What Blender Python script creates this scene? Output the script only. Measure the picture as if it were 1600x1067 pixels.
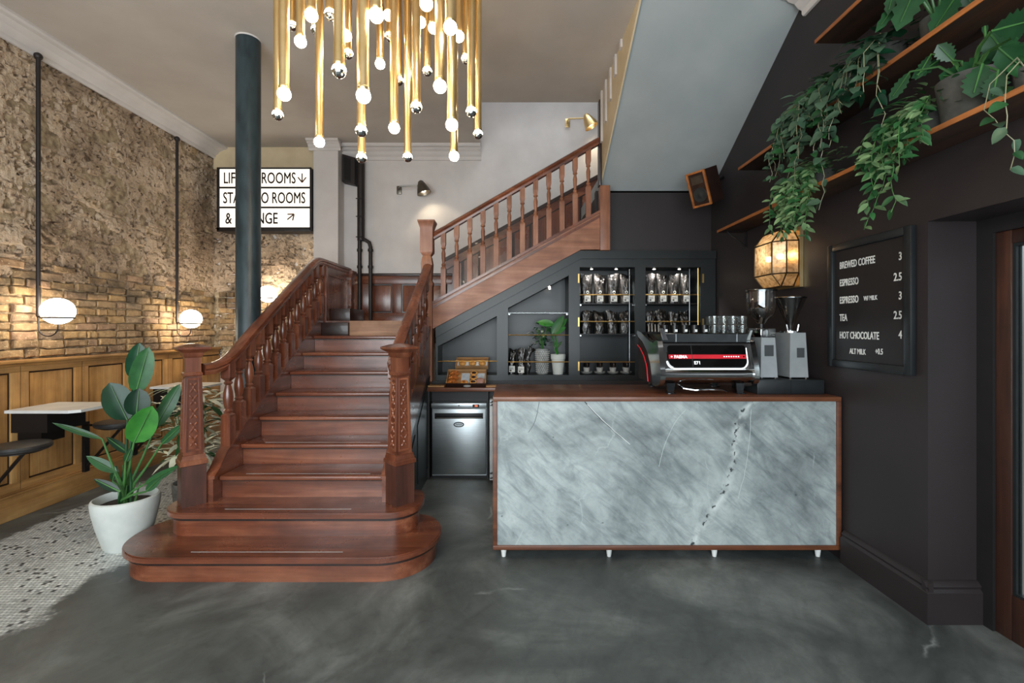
import bpy, bmesh, math, random
import numpy as np
from mathutils import Vector, Matrix, Euler
for o in list(bpy.data.objects): bpy.data.objects.remove(o)
scn = bpy.context.scene
C = scn.collection
R = random.Random(7)
PI = math.pi
# ------------------------------------------------------------------ camera
F, CX, CY, EYE = 711.1, 800.0, 512.0, 1.6
cam = bpy.data.cameras.new('camera'); cam.sensor_width = 36; cam.lens = 16.0; cam.clip_start = .02
cam.shift_y = -(533.5 - CY) / 1600.0
camo = bpy.data.objects.new('camera', cam); C.objects.link(camo)
camo.location = (0, 0, EYE); camo.rotation_euler = (PI/2, 0, 0); scn.camera = camo
def P(px, py, Y): return Vector(((px-CX)/F*Y, Y, EYE-(py-CY)/F*Y))
# ------------------------------------------------------------------ world, light, exposure
w = bpy.data.worlds.new('world'); scn.world = w; w.use_nodes = True
nt = w.node_tree; bg = nt.nodes['Background']
tc = nt.nodes.new('ShaderNodeTexCoord'); sp = nt.nodes.new('ShaderNodeSeparateXYZ'); rp = nt.nodes.new('ShaderNodeValToRGB')
nt.links.new(tc.outputs['Generated'], sp.inputs[0]); nt.links.new(sp.outputs['Z'], rp.inputs[0])
rp.color_ramp.elements[0].position = 0.0; rp.color_ramp.elements[0].color = (.16, .17, .165, 1)
rp.color_ramp.elements[1].position = .25; rp.color_ramp.elements[1].color = (.75, .85, .92, 1)
nt.links.new(rp.outputs[0], bg.inputs[0]); bg.inputs[1].default_value = 1.0
def area(name, loc, rot, sx, sy, e, col=(1, 1, 1)):
    l = bpy.data.lights.new(name, 'AREA'); l.shape = 'RECTANGLE'; l.size = sx; l.size_y = sy; l.energy = e; l.color = col
    o = bpy.data.objects.new(name, l); C.objects.link(o); o.location = loc; o.rotation_euler = rot; return o
area('daylight_shop_window', (-.9, -1.86, 1.75), (PI/2, 0, 0), 5.6, 2.5, 300, (.86, .95, 1.0))
area('daylight_stairwell', (.7, 5.2, 6.3), (0, 0, 0), 1.6, 1.6, 26, (.85, .93, 1.0))
def point(name, loc, e, col, r=.03):
    l = bpy.data.lights.new(name, 'POINT'); l.energy = e; l.color = col; l.shadow_soft_size = r
    o = bpy.data.objects.new(name, l); C.objects.link(o); o.location = loc; return o
def spot(name, loc, tgt, e, col, ang=80, r=.02, blend=.6):
    l = bpy.data.lights.new(name, 'SPOT'); l.energy = e; l.color = col; l.spot_size = math.radians(ang); l.spot_blend = blend; l.shadow_soft_size = r
    o = bpy.data.objects.new(name, l); C.objects.link(o); o.location = loc
    o.rotation_euler = (Vector(tgt)-Vector(loc)).to_track_quat('-Z', 'Y').to_euler(); return o
vs = scn.view_settings; vs.view_transform = 'Standard'; vs.look = 'None'; vs.exposure = 0.28; vs.gamma = 1; vs.use_curve_mapping = False

# ------------------------------------------------------------------ materials
def lin(h):
    h = h.lstrip('#'); v = [int(h[i:i+2], 16)/255 for i in (0, 2, 4)]
    return tuple((c/12.92 if c <= .04045 else ((c+.055)/1.055)**2.4) for c in v) + (1,)
MATS = {}
class N:
    def __init__(s, name):
        s.m = bpy.data.materials.new(name); s.m.use_nodes = True; s.t = s.m.node_tree; s.b = s.t.nodes['Principled BSDF']; MATS[name] = s.m
        s.out = s.t.nodes['Material Output']
    def n(s, t, **k):
        x = s.t.nodes.new('ShaderNode'+t)
        for a, v in k.items():
            if a.startswith('i_'):
                key = a[2:]; key = int(key) if key.isdigit() else key.replace('_', ' '); x.inputs[key].default_value = v
            else: setattr(x, a, v)
        return x
    def l(s, a, b, ao=0, bi=0):
        s.t.links.new(a.outputs[ao], b.inputs[bi])
    def coord(s, scale=(1, 1, 1), rand=False, rot=(0, 0, 0), kind='Object'):
        t = s.n('TexCoord'); m = s.n('Mapping'); m.inputs['Scale'].default_value = scale; m.inputs['Rotation'].default_value = rot
        if rand:
            oi = s.n('ObjectInfo'); mu = s.n('Math', operation='MULTIPLY'); mu.inputs[1].default_value = 37.0; s.l(oi, mu, 'Random', 0)
            cb = s.n('CombineXYZ'); s.l(mu, cb, 0, 0); s.l(mu, cb, 0, 1); s.l(mu, cb, 0, 2)
            ad = s.n('VectorMath', operation='ADD'); s.l(t, ad, kind, 0); s.l(cb, ad, 0, 1); s.l(ad, m, 0, 0)
        else: s.l(t, m, kind, 0)
        return m
    def coord2(s, rot, scale):
        a = s.coord((1, 1, 1), rot=rot); m = s.n('Mapping'); m.inputs['Scale'].default_value = scale; s.l(a, m); return m
    def noise(s, co, scale, detail=6, dist=0, rough=.55):
        x = s.n('TexNoise'); x.inputs['Scale'].default_value = scale; x.inputs['Detail'].default_value = detail
        x.inputs['Distortion'].default_value = dist; x.inputs['Roughness'].default_value = rough; s.l(co, x); return x
    def ramp(s, src, stops, so=0, interp='LINEAR'):
        x = s.n('ValToRGB'); cr = x.color_ramp; cr.interpolation = interp
        while len(cr.elements) < len(stops): cr.elements.new(.5)
        for e, (p, c) in zip(cr.elements, stops): e.position = p; e.color = c if len(c) == 4 else tuple(c)+(1,)
        s.l(src, x, so, 0); return x
    def mix(s, a, b, f, blend='MIX', fo=0):
        x = s.n('MixRGB', blend_type=blend)
        if isinstance(f, (int, float)): x.inputs[0].default_value = f
        else: s.t.links.new(f.outputs[fo], x.inputs[0])
        for i, v in ((1, a), (2, b)):
            if isinstance(v, tuple): x.inputs[i].default_value = v
            else: s.t.links.new(v.outputs[0], x.inputs[i])
        return x
    def col(s, x): s.t.links.new(x.outputs[0], s.b.inputs['Base Color'])
    def bump(s, h, strength=.3, dist=.02, ho=0):
        b = s.n('Bump'); b.inputs['Strength'].default_value = strength; b.inputs['Distance'].default_value = dist
        s.t.links.new(h.outputs[ho], b.inputs['Height']); s.t.links.new(b.outputs[0], s.b.inputs['Normal'])
    def set(s, **k):
        for a, v in k.items(): s.b.inputs[a.replace('_', ' ')].default_value = v
        return s
def pmat(name, c1, c2=None, rough=.5, metal=0., scale=8., bump=0., stretch=(1, 1, 1), spec=.5, coat=0., rand=False):
    x = N(name); c1 = lin(c1) if isinstance(c1, str) else c1
    c2 = (lin(c2) if isinstance(c2, str) else c2) if c2 else tuple(v*.8 for v in c1[:3])+(1,)
    nz = x.noise(x.coord(stretch, rand), scale); x.col(x.ramp(nz, [(.35, c2), (.65, c1)]))
    x.set(Roughness=rough, Metallic=metal, Specular_IOR_Level=spec, Coat_Weight=coat)
    if bump: x.bump(nz, bump, .01)
    return x.m
def wood(name, dark, mid, light, axis, rough=.35, coat=.25, fine=60.):
    x = N(name); sc = [9, 9, 9]; sc[axis] = .8
    co = x.coord(tuple(sc), True); n1 = x.noise(co, 1.0, 5, .5); r1 = x.ramp(n1, [(.22, lin(dark)), (.5, lin(mid)), (.8, lin(light))])
    sf = [fine]*3; sf[axis] = 2.; n2 = x.noise(x.coord(tuple(sf), True), 1.0, 3)
    r2 = x.ramp(n2, [(.3, (.62, .62, .62)), (.7, (1, 1, 1))]); mx = x.mix(r1, r2, .7, 'MULTIPLY')
    n3 = x.noise(x.coord((1, 1, 1), True), 3.5, 5); r3 = x.ramp(n3, [(.32, (.42, .38, .37)), (.6, (1, 1, 1))]); mx = x.mix(mx, r3, .6, 'MULTIPLY'); x.col(mx)
    rr = x.ramp(n3, [(.3, (rough+.15,)*3), (.7, (rough-.05,)*3)]); x.t.links.new(rr.outputs[0], x.b.inputs['Roughness'])
    x.set(Coat_Weight=coat, Coat_Roughness=.22); x.bump(n2, .12, .004); return x.m
for ax, nm in enumerate('xyz'):
    wood('mahogany_'+nm, '#452315', '#7b432d', '#a5694b', ax, .26, .6)
    wood('oak_'+nm, '#9a6f3a', '#c59255', '#d9ac70', ax, .45, .1)
wood('mahogany_aged', '#331c17', '#583429', '#774b3b', 2, .4, .3)
wood('walnut', '#43261a', '#6f4029', '#8a5638', 0, .4, .2)
wood('pale_riser', '#8a5f42', '#a97a58', '#bb8d69', 0, .5, .05)
wood('shelf_wood', '#8a4f26', '#b56c34', '#cc8340', 1, .5, .05)
wood('shelf_wood_shaded', '#24150d', '#3c2414', '#50301b', 1, .6, .0)  # same shelf wood, with the shade of the underside put into its colour
wood('crate_wood', '#8a5c34', '#b98a58', '#d2a878', 0, .6, 0)
wood('upper_pine', '#7a4630', '#a56a4b', '#c48d6c', 0, .45, .1)
wood('upper_pine_z', '#74432e', '#a0674a', '#bb8464', 2, .45, .1)
wood('door_wood', '#2a1712', '#43261b', '#6a3d29', 2, .4, .2)
pmat('dark_groove', '#2c1a10', None, .6)
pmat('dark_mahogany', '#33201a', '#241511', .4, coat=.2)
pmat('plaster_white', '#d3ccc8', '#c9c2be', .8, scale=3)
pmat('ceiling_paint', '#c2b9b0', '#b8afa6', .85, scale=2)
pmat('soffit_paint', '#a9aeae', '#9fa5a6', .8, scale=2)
pmat('cream_paint', '#d6c3a2', '#c9b592', .7, scale=4)
pmat('brown_wall', '#2b2425', '#262021', .5, scale=2, bump=.03)
pmat('teal_black', '#1b2022', '#161a1c', .38, scale=3)
pmat('black_paint', '#1d1a1b', None, .5)
pmat('black_metal', '#171516', None, .4, .3)
pmat('black_steel_stand', '#24282a', '#1e2123', .35, .2)
pmat('pot_white', '#cdd0cb', '#bfc3be', .7, scale=6, bump=.08)
pmat('pot_concrete', '#4e4d48', '#383733', .85, scale=10, bump=.2)
pmat('pot_grey', '#9a9c9a', '#6f7170', .6, scale=14)
pmat('soil', '#3a2d24', '#1e1712', .95, scale=40, bump=.6)
pmat('marble_white', '#d9d9d6', '#c4c5c3', .3, scale=5)
pmat('leather_black', '#2b2a2a', '#201f1f', .42, scale=30, bump=.1)
pmat('brass', '#e8cb98', '#dcbb80', .34, 1.)
pmat('bronze', '#4a3a26', '#33281a', .4, .8)
pmat('brass_pale', '#d0aa68', None, .3, 1.)
pmat('chrome', '#d4d6d6', '#c2c5c6', .1, 1.)
pmat('chrome_dark', '#6a6e70', '#585c5e', .15, 1.)
pmat('silver_paint', '#b4b8ba', '#a6abad', .35, .55)
pmat('pewter', '#7d776e', '#6a655d', .35, .9)
pmat('iron', '#2a2423', '#201a1a', .5, .2)
pmat('saucer_grey', '#b5b5b2', '#9b9b98', .3)
pmat('cup_black', '#151414', None, .15)
pmat('rubber', '#101010', None, .6)
pmat('white_enamel', '#c9cccb', None, .35)
pmat('white_plastic', '#e6e6e2', None, .4)
pmat('paper_white', '#dcdcd8', '#c9c9c4', .7, scale=60)
pmat('paper_blue', '#c3ccd4', '#aab5c0', .7, scale=30)
pmat('ink', '#141214', None, .6)
pmat('sign_ink', '#5a3a22', None, .6)
pmat('croissant', '#c9772f', '#8f4a18', .45, scale=40, bump=.3)
pmat('bun', '#e0a85a', '#c07c34', .5, scale=30, bump=.2)
pmat('chocolate', '#33180e', '#1f0d07', .35, scale=20)
pmat('pink_bun', '#b98f80', '#a07466', .6, scale=30)
pmat('red_stripe', '#d92b38', None, .3)
pmat('black_glass', '#0c0b0c', None, .08)
pmat('speaker_cone', '#2a2c2b', None, .5)
pmat('foil_black', '#15140f', '#0e0d0d', .28, .0, scale=12, coat=.6, rand=True)
pmat('chip_dark', '#d8d0c0', '#c0b6a2', .6, scale=30)
pmat('sticker_dark', '#303234', '#3c3f41', .5, scale=6)
# foil bag
x = N('foil'); nz = x.noise(x.coord((1, 1, .6), True), 22, 3, 1.5); x.col(x.ramp(nz, [(.4, lin('#3a3938')), (.6, lin('#575554'))])); x.set(Roughness=.25, Metallic=.9); x.bump(nz, .6, .02)
# stainless
x = N('stainless'); nz = x.noise(x.coord((1, 1, 80)), 6, 3); x.col(x.ramp(nz, [(.3, lin('#a9afb1')), (.7, lin('#c2c8ca'))])); x.set(Roughness=.36, Metallic=1.); x.bump(nz, .05, .002)
# leaves
def leafmat(name, c1, c2, rough=.38, rand=True):
    x = N(name); nz = x.noise(x.coord((1, 1, 1), rand), 9, 4); r = x.ramp(nz, [(.3, lin(c1)), (.7, lin(c2))])
    oi = x.n('ObjectInfo'); hs = x.n('HueSaturation'); mr = x.n('MapRange'); mr.inputs['To Min'].default_value = .65; mr.inputs['To Max'].default_value = 1.35
    x.l(oi, mr, 'Random', 0); x.l(mr, hs, 0, 'Value'); x.l(r, hs, 0, 'Color'); x.col(hs); x.set(Roughness=rough)
    tr = x.n('BsdfTranslucent'); x.l(hs, tr, 0, 0); ms = x.n('MixShader'); ms.inputs[0].default_value = .18
    x.l(x.b, ms, 0, 1); x.l(tr, ms, 0, 2); x.l(ms, x.out, 0, 0); return x.m
leafmat('leaf_deep', '#0e3320', '#18462c'); leafmat('leaf_bright', '#2a6b28', '#428a34'); leafmat('leaf_trail', '#364f3c', '#58755c')
leafmat('leaf_hoya', '#456440', '#86a372'); leafmat('leaf_cactus', '#1c3c22', '#27522d'); leafmat('leaf_variegated', '#c9cdae', '#f0f0dc'); leafmat('leaf_mid', '#234a2a', '#336537')
leafmat('stem_green', '#3a6b35', '#548247'); leafmat('stem_pale', '#8c8a6a', '#a5a283')
# bricks
def grime(x):
    g = x.n('NewGeometry'); s = x.n('SeparateXYZ'); x.l(g, s, 'Position', 0); n = x.n('TexNoise'); n.inputs['Scale'].default_value = 2.6; n.inputs['Detail'].default_value = 7; x.l(g, n, 'Position', 0)
    a = x.n('Math', operation='MULTIPLY_ADD'); a.inputs[1].default_value = .75; x.l(n, a, 0, 0); x.l(s, a, 'Z', 2)
    r = x.ramp(a, [(0, (0, 0, 0)), (1, (0, 0, 0))]); m = x.n('MapRange'); m.inputs['From Min'].default_value = 2.1; m.inputs['From Max'].default_value = 2.9; x.l(a, m, 0, 0); x.l(m, r)
    cr = r.color_ramp; cr.elements.new(.18).color = (0, 0, 0, 1); cr.elements.new(.36).color = (.75, .75, .75, 1); cr.elements.new(.62).color = (0, 0, 0, 1); return r
x = N('brick'); oi = x.n('ObjectInfo')
r = x.ramp(oi, [(0, lin('#b89a74')), (.2, lin('#a08564')), (.38, lin('#be9c6c')), (.5, lin('#9c8268')), (.62, lin('#bd9a7c')), (.75, lin('#c4a272')), (.88, lin('#8d7a66')), (1, lin('#b79c7a'))], 'Random')
n1 = x.noise(x.coord((1, 1, 1), True), 18, 6); r1 = x.ramp(n1, [(.3, (.5, .47, .45)), (.6, (1, 1, 1))]); mx = x.mix(r, r1, .8, 'MULTIPLY')
tcw = x.n('NewGeometry'); n0 = x.n('TexNoise'); n0.inputs['Scale'].default_value = 3.2; n0.inputs['Detail'].default_value = 6; x.l(tcw, n0, 'Position', 0)
r0 = x.ramp(n0, [(.36, (.36, .32, .3)), (.52, (1, 1, 1))]); mx = x.mix(mx, r0, .75, 'MULTIPLY')
n2 = x.noise(x.coord((1, 1, 1), True), 55, 4); r2 = x.ramp(n2, [(.6, (0, 0, 0)), (.72, (1, 1, 1))]); mx2 = x.mix(mx, lin('#c9b896'), r2); gr = grime(x); mx2 = x.mix(mx2, lin('#3a332a'), gr); x.col(mx2); x.set(Roughness=.9); x.bump(n1, .8, .02)
x = N('mortar'); n1 = x.noise(x.coord(), 14, 8); x.col(x.ramp(n1, [(.3, lin('#5d4e3e')), (.5, lin('#a08c70')), (.7, lin('#c4b294'))])); x.set(Roughness=.95); x.bump(n1, .9, .03)
x = N('old_plaster'); co = x.coord()
n1 = x.noise(co, 2.2, 8, .4); r1 = x.ramp(n1, [(.3, lin('#ab937a')), (.48, lin('#c8b096')), (.6, lin('#d4bea6')), (.75, lin('#c4a57a'))])
n2 = x.noise(co, 26, 5, .6); r2 = x.ramp(n2, [(.34, lin('#4c3a2c')), (.42, (1, 1, 1))]); mx = x.mix(r1, r2, .85, 'MULTIPLY')
n3 = x.noise(co, 11, 6, .8); r3 = x.ramp(n3, [(.33, lin('#5a4636')), (.43, (1, 1, 1))]); mx = x.mix(mx, r3, .8, 'MULTIPLY')
n4 = x.noise(co, 60, 3); r4 = x.ramp(n4, [(.3, (.75, .73, .7)), (.7, (1.0, 1.0, 1.0))]); mx = x.mix(mx, r4, .8, 'MULTIPLY')
n5 = x.noise(co, 1.1, 5); r5 = x.ramp(n5, [(.38, (.5, .47, .45)), (.55, (1, 1, 1))]); mx = x.mix(mx, r5, .7, 'MULTIPLY'); mx = x.mix(mx, lin('#3a332a'), grime(x)); x.col(mx); x.set(Roughness=.95); x.bump(n2, .8, .03)
# floor: dark polished concrete, worn mosaic strip by the wall
x = N('floor_mix'); co = x.coord()
n1 = x.noise(co, 1.1, 8, .8, .6); c1 = x.ramp(n1, [(.3, lin('#3e4241')), (.5, lin('#565a58')), (.68, lin('#7a7e7b'))])
n2 = x.noise(x.coord2((0, 0, .5), (2.0, .9, 1)), 3.0, 9, 1.0, .68); c2 = x.ramp(n2, [(.35, (.68, .68, .68)), (.62, (1.08, 1.08, 1.08))]); conc = x.mix(c1, c2, .8, 'MULTIPLY')
n2c = x.noise(co, 14, 10, .8, .7); c2c = x.ramp(n2c, [(.34, (.74, .74, .74)), (.5, (1, 1, 1)), (.68, (1.0, 1.0, 1.0)), (.74, (1.3, 1.3, 1.3))]); conc = x.mix(conc, c2c, .6, 'MULTIPLY')
vs_ = x.n('TexVoronoi', feature='DISTANCE_TO_EDGE'); vs_.inputs['Scale'].default_value = .9; wn = x.noise(co, 2.5, 5); wv = x.mix(co, wn, .35); x.l(wv, vs_, 0, 0)
cr = x.ramp(vs_, [(.0, (1, 1, 1)), (.006, (0, 0, 0))]); nm_ = x.noise(co, 1.7, 2); mk = x.ramp(nm_, [(.56, (0, 0, 0)), (.66, (1, 1, 1))]); crk = x.mix(cr, mk, 1., 'MULTIPLY'); conc = x.mix(conc, lin('#8f9491'), crk)
bk = x.n('TexBrick', offset=.5); bk.inputs['Scale'].default_value = 1.; bk.inputs['Brick Width'].default_value = .024; bk.inputs['Row Height'].default_value = .024; bk.inputs['Mortar Size'].default_value = .0022
bk.inputs['Color1'].default_value = (0, 0, 0, 1); bk.inputs['Color2'].default_value = (1, 1, 1, 1); bk.inputs['Mortar'].default_value = (.5, .5, .5, 1); bk.inputs['Bias'].default_value = 0
wob = x.noise(co, 3, 2); wobm = x.mix(co, wob, .03); x.l(wobm, bk, 0, 0)
tile = x.ramp(bk, [(.0, lin('#3c3f41')), (.07, lin('#55585a')), (.1, lin('#bcc0be')), (.45, lin('#c9cdca')), (.7, lin('#d8dcd9')), (1., lin('#e6e9e6'))])
tile2 = x.mix(tile, lin('#8a8d8a'), bk, fo=1); n6 = x.noise(co, 2.3, 6); r6 = x.ramp(n6, [(.35, (.74, .74, .74)), (.6, (1, 1, 1))]); tile3 = x.mix(tile2, r6, .8, 'MULTIPLY')
sx = x.n('SeparateXYZ'); tcx = x.n('TexCoord'); x.l(tcx, sx, 'Object', 0); n7 = x.noise(co, 2.2, 9, .4, .62); ma = x.n('Math', operation='MULTIPLY_ADD'); ma.inputs[1].default_value = .8; x.l(n7, ma, 0, 0); x.l(sx, ma, 0, 2)
# ma = X + .42*noise ; mosaic between -3.58 and -2.48
e1 = x.n('MapRange'); e1.inputs['From Min'].default_value = -2.20; e1.inputs['From Max'].default_value = -2.30; x.l(ma, e1, 0, 0)
e2 = x.n('MapRange'); e2.inputs['From Min'].default_value = -3.46; e2.inputs['From Max'].default_value = -3.38; x.l(ma, e2, 0, 0)
em = x.n('Math', operation='MULTIPLY'); x.l(e1, em, 0, 0); x.l(e2, em, 0, 1); fin = x.mix(conc, tile3, em); x.col(fin)
rr = x.ramp(n2, [(.3, (.38,)*3), (.7, (.55,)*3)]); x.t.links.new(rr.outputs[0], x.b.inputs['Roughness']); x.bump(n2, .06, .01)
# soapstone front
x = N('soapstone'); co = x.coord()
n1 = x.noise(co, 1.6, 8, .6, .6); c1 = x.ramp(n1, [(.28, lin('#6c7475')), (.45, lin('#939b9b')), (.62, lin('#adb5b4')), (.8, lin('#c2c8c6'))])
n2 = x.noise(x.coord2((0, -.75, 0), (1.6, 1, 5.)), 1.5, 9, 1.4, .65); c2 = x.ramp(n2, [(.34, (.5, .53, .55)), (.54, (1, 1, 1))]); m = x.mix(c1, c2, .8, 'MULTIPLY')
n2b = x.noise(x.coord2((0, -.70, 0), (2.2, 1, 22.)), 1.2, 7, .6, .6); c2b = x.ramp(n2b, [(.36, (.55, .58, .6)), (.46, (1, 1, 1))]); m = x.mix(m, c2b, .45, 'MULTIPLY')
n3 = x.noise(co, 9, 10, .6, .7); c3 = x.ramp(n3, [(.34, (.62, .64, .65)), (.6, (1, 1, 1))]); m = x.mix(m, c3, .6, 'MULTIPLY')
def vline(pts, wdt, nsc, namp, soft=.6):
    """mask of a line x=f(z) through pts (x,z) with noise wobble, limited to its z range"""
    global x
    s = x.n('SeparateXYZ'); t = x.n('TexCoord'); x.l(t, s, 'Object', 0)
    fc = x.n('FloatCurve'); zs = [p[1] for p in pts]; xs = [p[0] for p in pts]
    z0, z1 = min(zs), max(zs); x0, x1 = min(xs)-.01, max(xs)+.01
    mr = x.n('MapRange'); mr.inputs['From Min'].default_value = z0; mr.inputs['From Max'].default_value = z1; x.l(s, mr, 'Z', 0); x.l(mr, fc, 0, 'Value')
    cu = fc.mapping.curves[0]
    pp = sorted(((p[1]-z0)/(z1-z0), (p[0]-x0)/(x1-x0)) for p in pts)
    cu.points[0].location = pp[0]; cu.points[1].location = pp[-1]
    for q in pp[1:-1]: cu.points.new(*q)
    fc.mapping.update()
    mb = x.n('MapRange'); mb.inputs['To Min'].default_value = x0; mb.inputs['To Max'].default_value = x1; x.l(fc, mb, 0, 0)
    d = x.n('Math', operation='SUBTRACT'); x.l(s, d, 'X', 0); x.l(mb, d, 0, 1)
    nn = x.noise(x.coord(), nsc, 5); na = x.n('Math', operation='MULTIPLY_ADD'); na.inputs[1].default_value = namp; na.inputs[2].default_value = -namp/2; x.l(nn, na, 0, 0)
    d2 = x.n('Math', operation='ADD'); x.l(d, d2, 0, 0); x.l(na, d2, 0, 1); ab = x.n('Math', operation='ABSOLUTE'); x.l(d2, ab, 0, 0)
    mk = x.n('MapRange'); mk.inputs['From Min'].default_value = wdt; mk.inputs['From Max'].default_value = wdt*soft; x.l(ab, mk, 0, 0)
    g1 = x.n('Math', operation='GREATER_THAN'); g1.inputs[1].default_value = z0; x.l(s, g1, 'Z', 0); g2 = x.n('Math', operation='LESS_THAN'); g2.inputs[1].default_value = z1; x.l(s, g2, 'Z', 0)
    k = x.n('Math', operation='MULTIPLY'); x.l(g1, k, 0, 0); x.l(g2, k, 0, 1); k2 = x.n('Math', operation='MULTIPLY'); x.l(k, k2, 0, 0); x.l(mk, k2, 0, 1); return k2
YF = 3.12
def cp(px, py): v = P(px, py, YF); return (v.x, v.z)
vein = [cp(1180, 628), cp(1157, 655), cp(1152, 690), cp(1145, 730), cp(1132, 772), cp(1112, 805), cp(1092, 835), cp(1084, 856)]
vmk = x.mix(vline(vein, .045, 9, .09, .0), x.ramp(x.noise(co, 14, 5), [(.4, (.1, .1, .1)), (.6, (.8, .8, .8))]), 1., 'MULTIPLY'); m = x.mix(m, lin('#cdd3d1'), vmk)
brk = x.noise(x.coord(), 22, 4); brm = x.ramp(brk, [(.52, (0, 0, 0)), (.56, (1, 1, 1))])
dk = x.mix(vline([(a-.010, b) for a, b in vein], .016, 20, .09, .3), brm, 1., 'MULTIPLY'); m = x.mix(m, lin('#333a3b'), dk)
for pts, wd, colr in (([cp(914, 628), cp(945, 660), cp(972, 684)], .007, '#2e3435'), ([cp(918, 632), cp(950, 664), cp(985, 695)], .003, '#d8dddc'), ([cp(1175, 640), cp(1172, 690), cp(1155, 780)], .0018, '#bcc4c3'),
                      ([cp(1072, 640), cp(1050, 672), cp(1030, 730)], .0018, '#bcc4c3'), ([cp(842, 628), cp(838, 652), cp(826, 676)], .003, '#5a6162')):
    m = x.mix(m, lin(colr), vline(pts, wd, 10, .02))
vo = x.n('TexVoronoi'); vo.inputs['Scale'].default_value = 5.; x.l(x.coord((1, 1, 1.4)), vo); n9 = x.noise(co, 30, 3); va = x.n('Math', operation='MULTIPLY_ADD'); va.inputs[1].default_value = .17; x.l(n9, va, 0, 0); x.l(vo, va, 'Distance', 2)
vm = x.ramp(va, [(.10, (1, 1, 1)), (.13, (0, 0, 0))]); m = x.mix(m, lin('#4a5456'), vm)
vo2 = x.n('TexVoronoi', feature='DISTANCE_TO_EDGE'); vo2.inputs['Scale'].default_value = 1.7; wn = x.noise(co, 3, 5); wv = x.mix(x.coord((1, 1, .6), rot=(0, .6, 0)), wn, .25); x.l(wv, vo2, 0, 0)
vm2 = x.ramp(vo2, [(0, (1, 1, 1)), (.008, (0, 0, 0))]); nmk = x.ramp(x.noise(co, 3.3, 2), [(.5, (0, 0, 0)), (.6, (.35, .35, .35))]); m = x.mix(m, lin('#c2cac9'), x.mix(vm2, nmk, 1., 'MULTIPLY')); x.col(m); x.set(Roughness=.42)
# emission and glass
def emit(name, col, e):
    x = N(name); x.t.nodes.remove(x.b); em = x.n('Emission'); em.inputs[0].default_value = tuple(col)+(1,); em.inputs[1].default_value = e; x.l(em, x.out); return x.m
emit('bulb_glow', (1, .84, .62), 62); emit('globe_glow', (1, .87, .68), 22); emit('sign_glow', (1, .93, .80), 1.25); emit('led_white', (.9, .97, 1), 2.0)
emit('filament', (1, .84, .62), 9); emit('spot_glow', (1, .92, .8), 12); emit('led_red', (1, .2, .1), 1.2); emit('sconce_glow', (1, .85, .62), 14)
def glassmat(name, tint, gl=.12, rough=.03):
    x = N(name); x.t.nodes.remove(x.b); t = x.n('BsdfTransparent'); t.inputs[0].default_value = tint; g = x.n('BsdfGlossy'); g.inputs['Roughness'].default_value = rough
    lw = x.n('LayerWeight'); lw.inputs[0].default_value = .35; ad = x.n('Math', operation='ADD'); ad.inputs[1].default_value = gl; x.l(lw, ad, 'Facing', 0); mu = x.n('Math', operation='MULTIPLY'); mu.inputs[1].default_value = .55; x.l(ad, mu)
    ms = x.n('MixShader'); x.l(mu, ms, 0, 0); x.l(t, ms, 0, 1); x.l(g, ms, 0, 2); x.l(ms, x.out); return x.m
glassmat('clear_glass', (.93, .95, .95, 1)); glassmat('smoked_glass', (.55, .53, .52, 1), .25)
x = N('antique_glass'); x.t.nodes.remove(x.b); nz = x.noise(x.coord(), 30, 5); r = x.ramp(nz, [(.3, lin('#9d8567')), (.6, lin('#e6d2b4'))]); t = x.n('BsdfTransparent'); x.l(r, t); tl = x.n('BsdfTranslucent'); x.l(r, tl); gl = x.n('BsdfGlossy'); gl.inputs[1].default_value = .15
m1 = x.n('MixShader'); m1.inputs[0].default_value = .45; x.l(t, m1, 0, 1); x.l(tl, m1, 0, 2); m2 = x.n('MixShader'); m2.inputs[0].default_value = .12; x.l(m1, m2, 0, 1); x.l(gl, m2, 0, 2); x.l(m2, x.out)
x = N('frosted_door_glass'); x.set(Base_Color=(.8, .84, .82, 1), Roughness=.35, Transmission_Weight=1., IOR=1.2)

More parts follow.
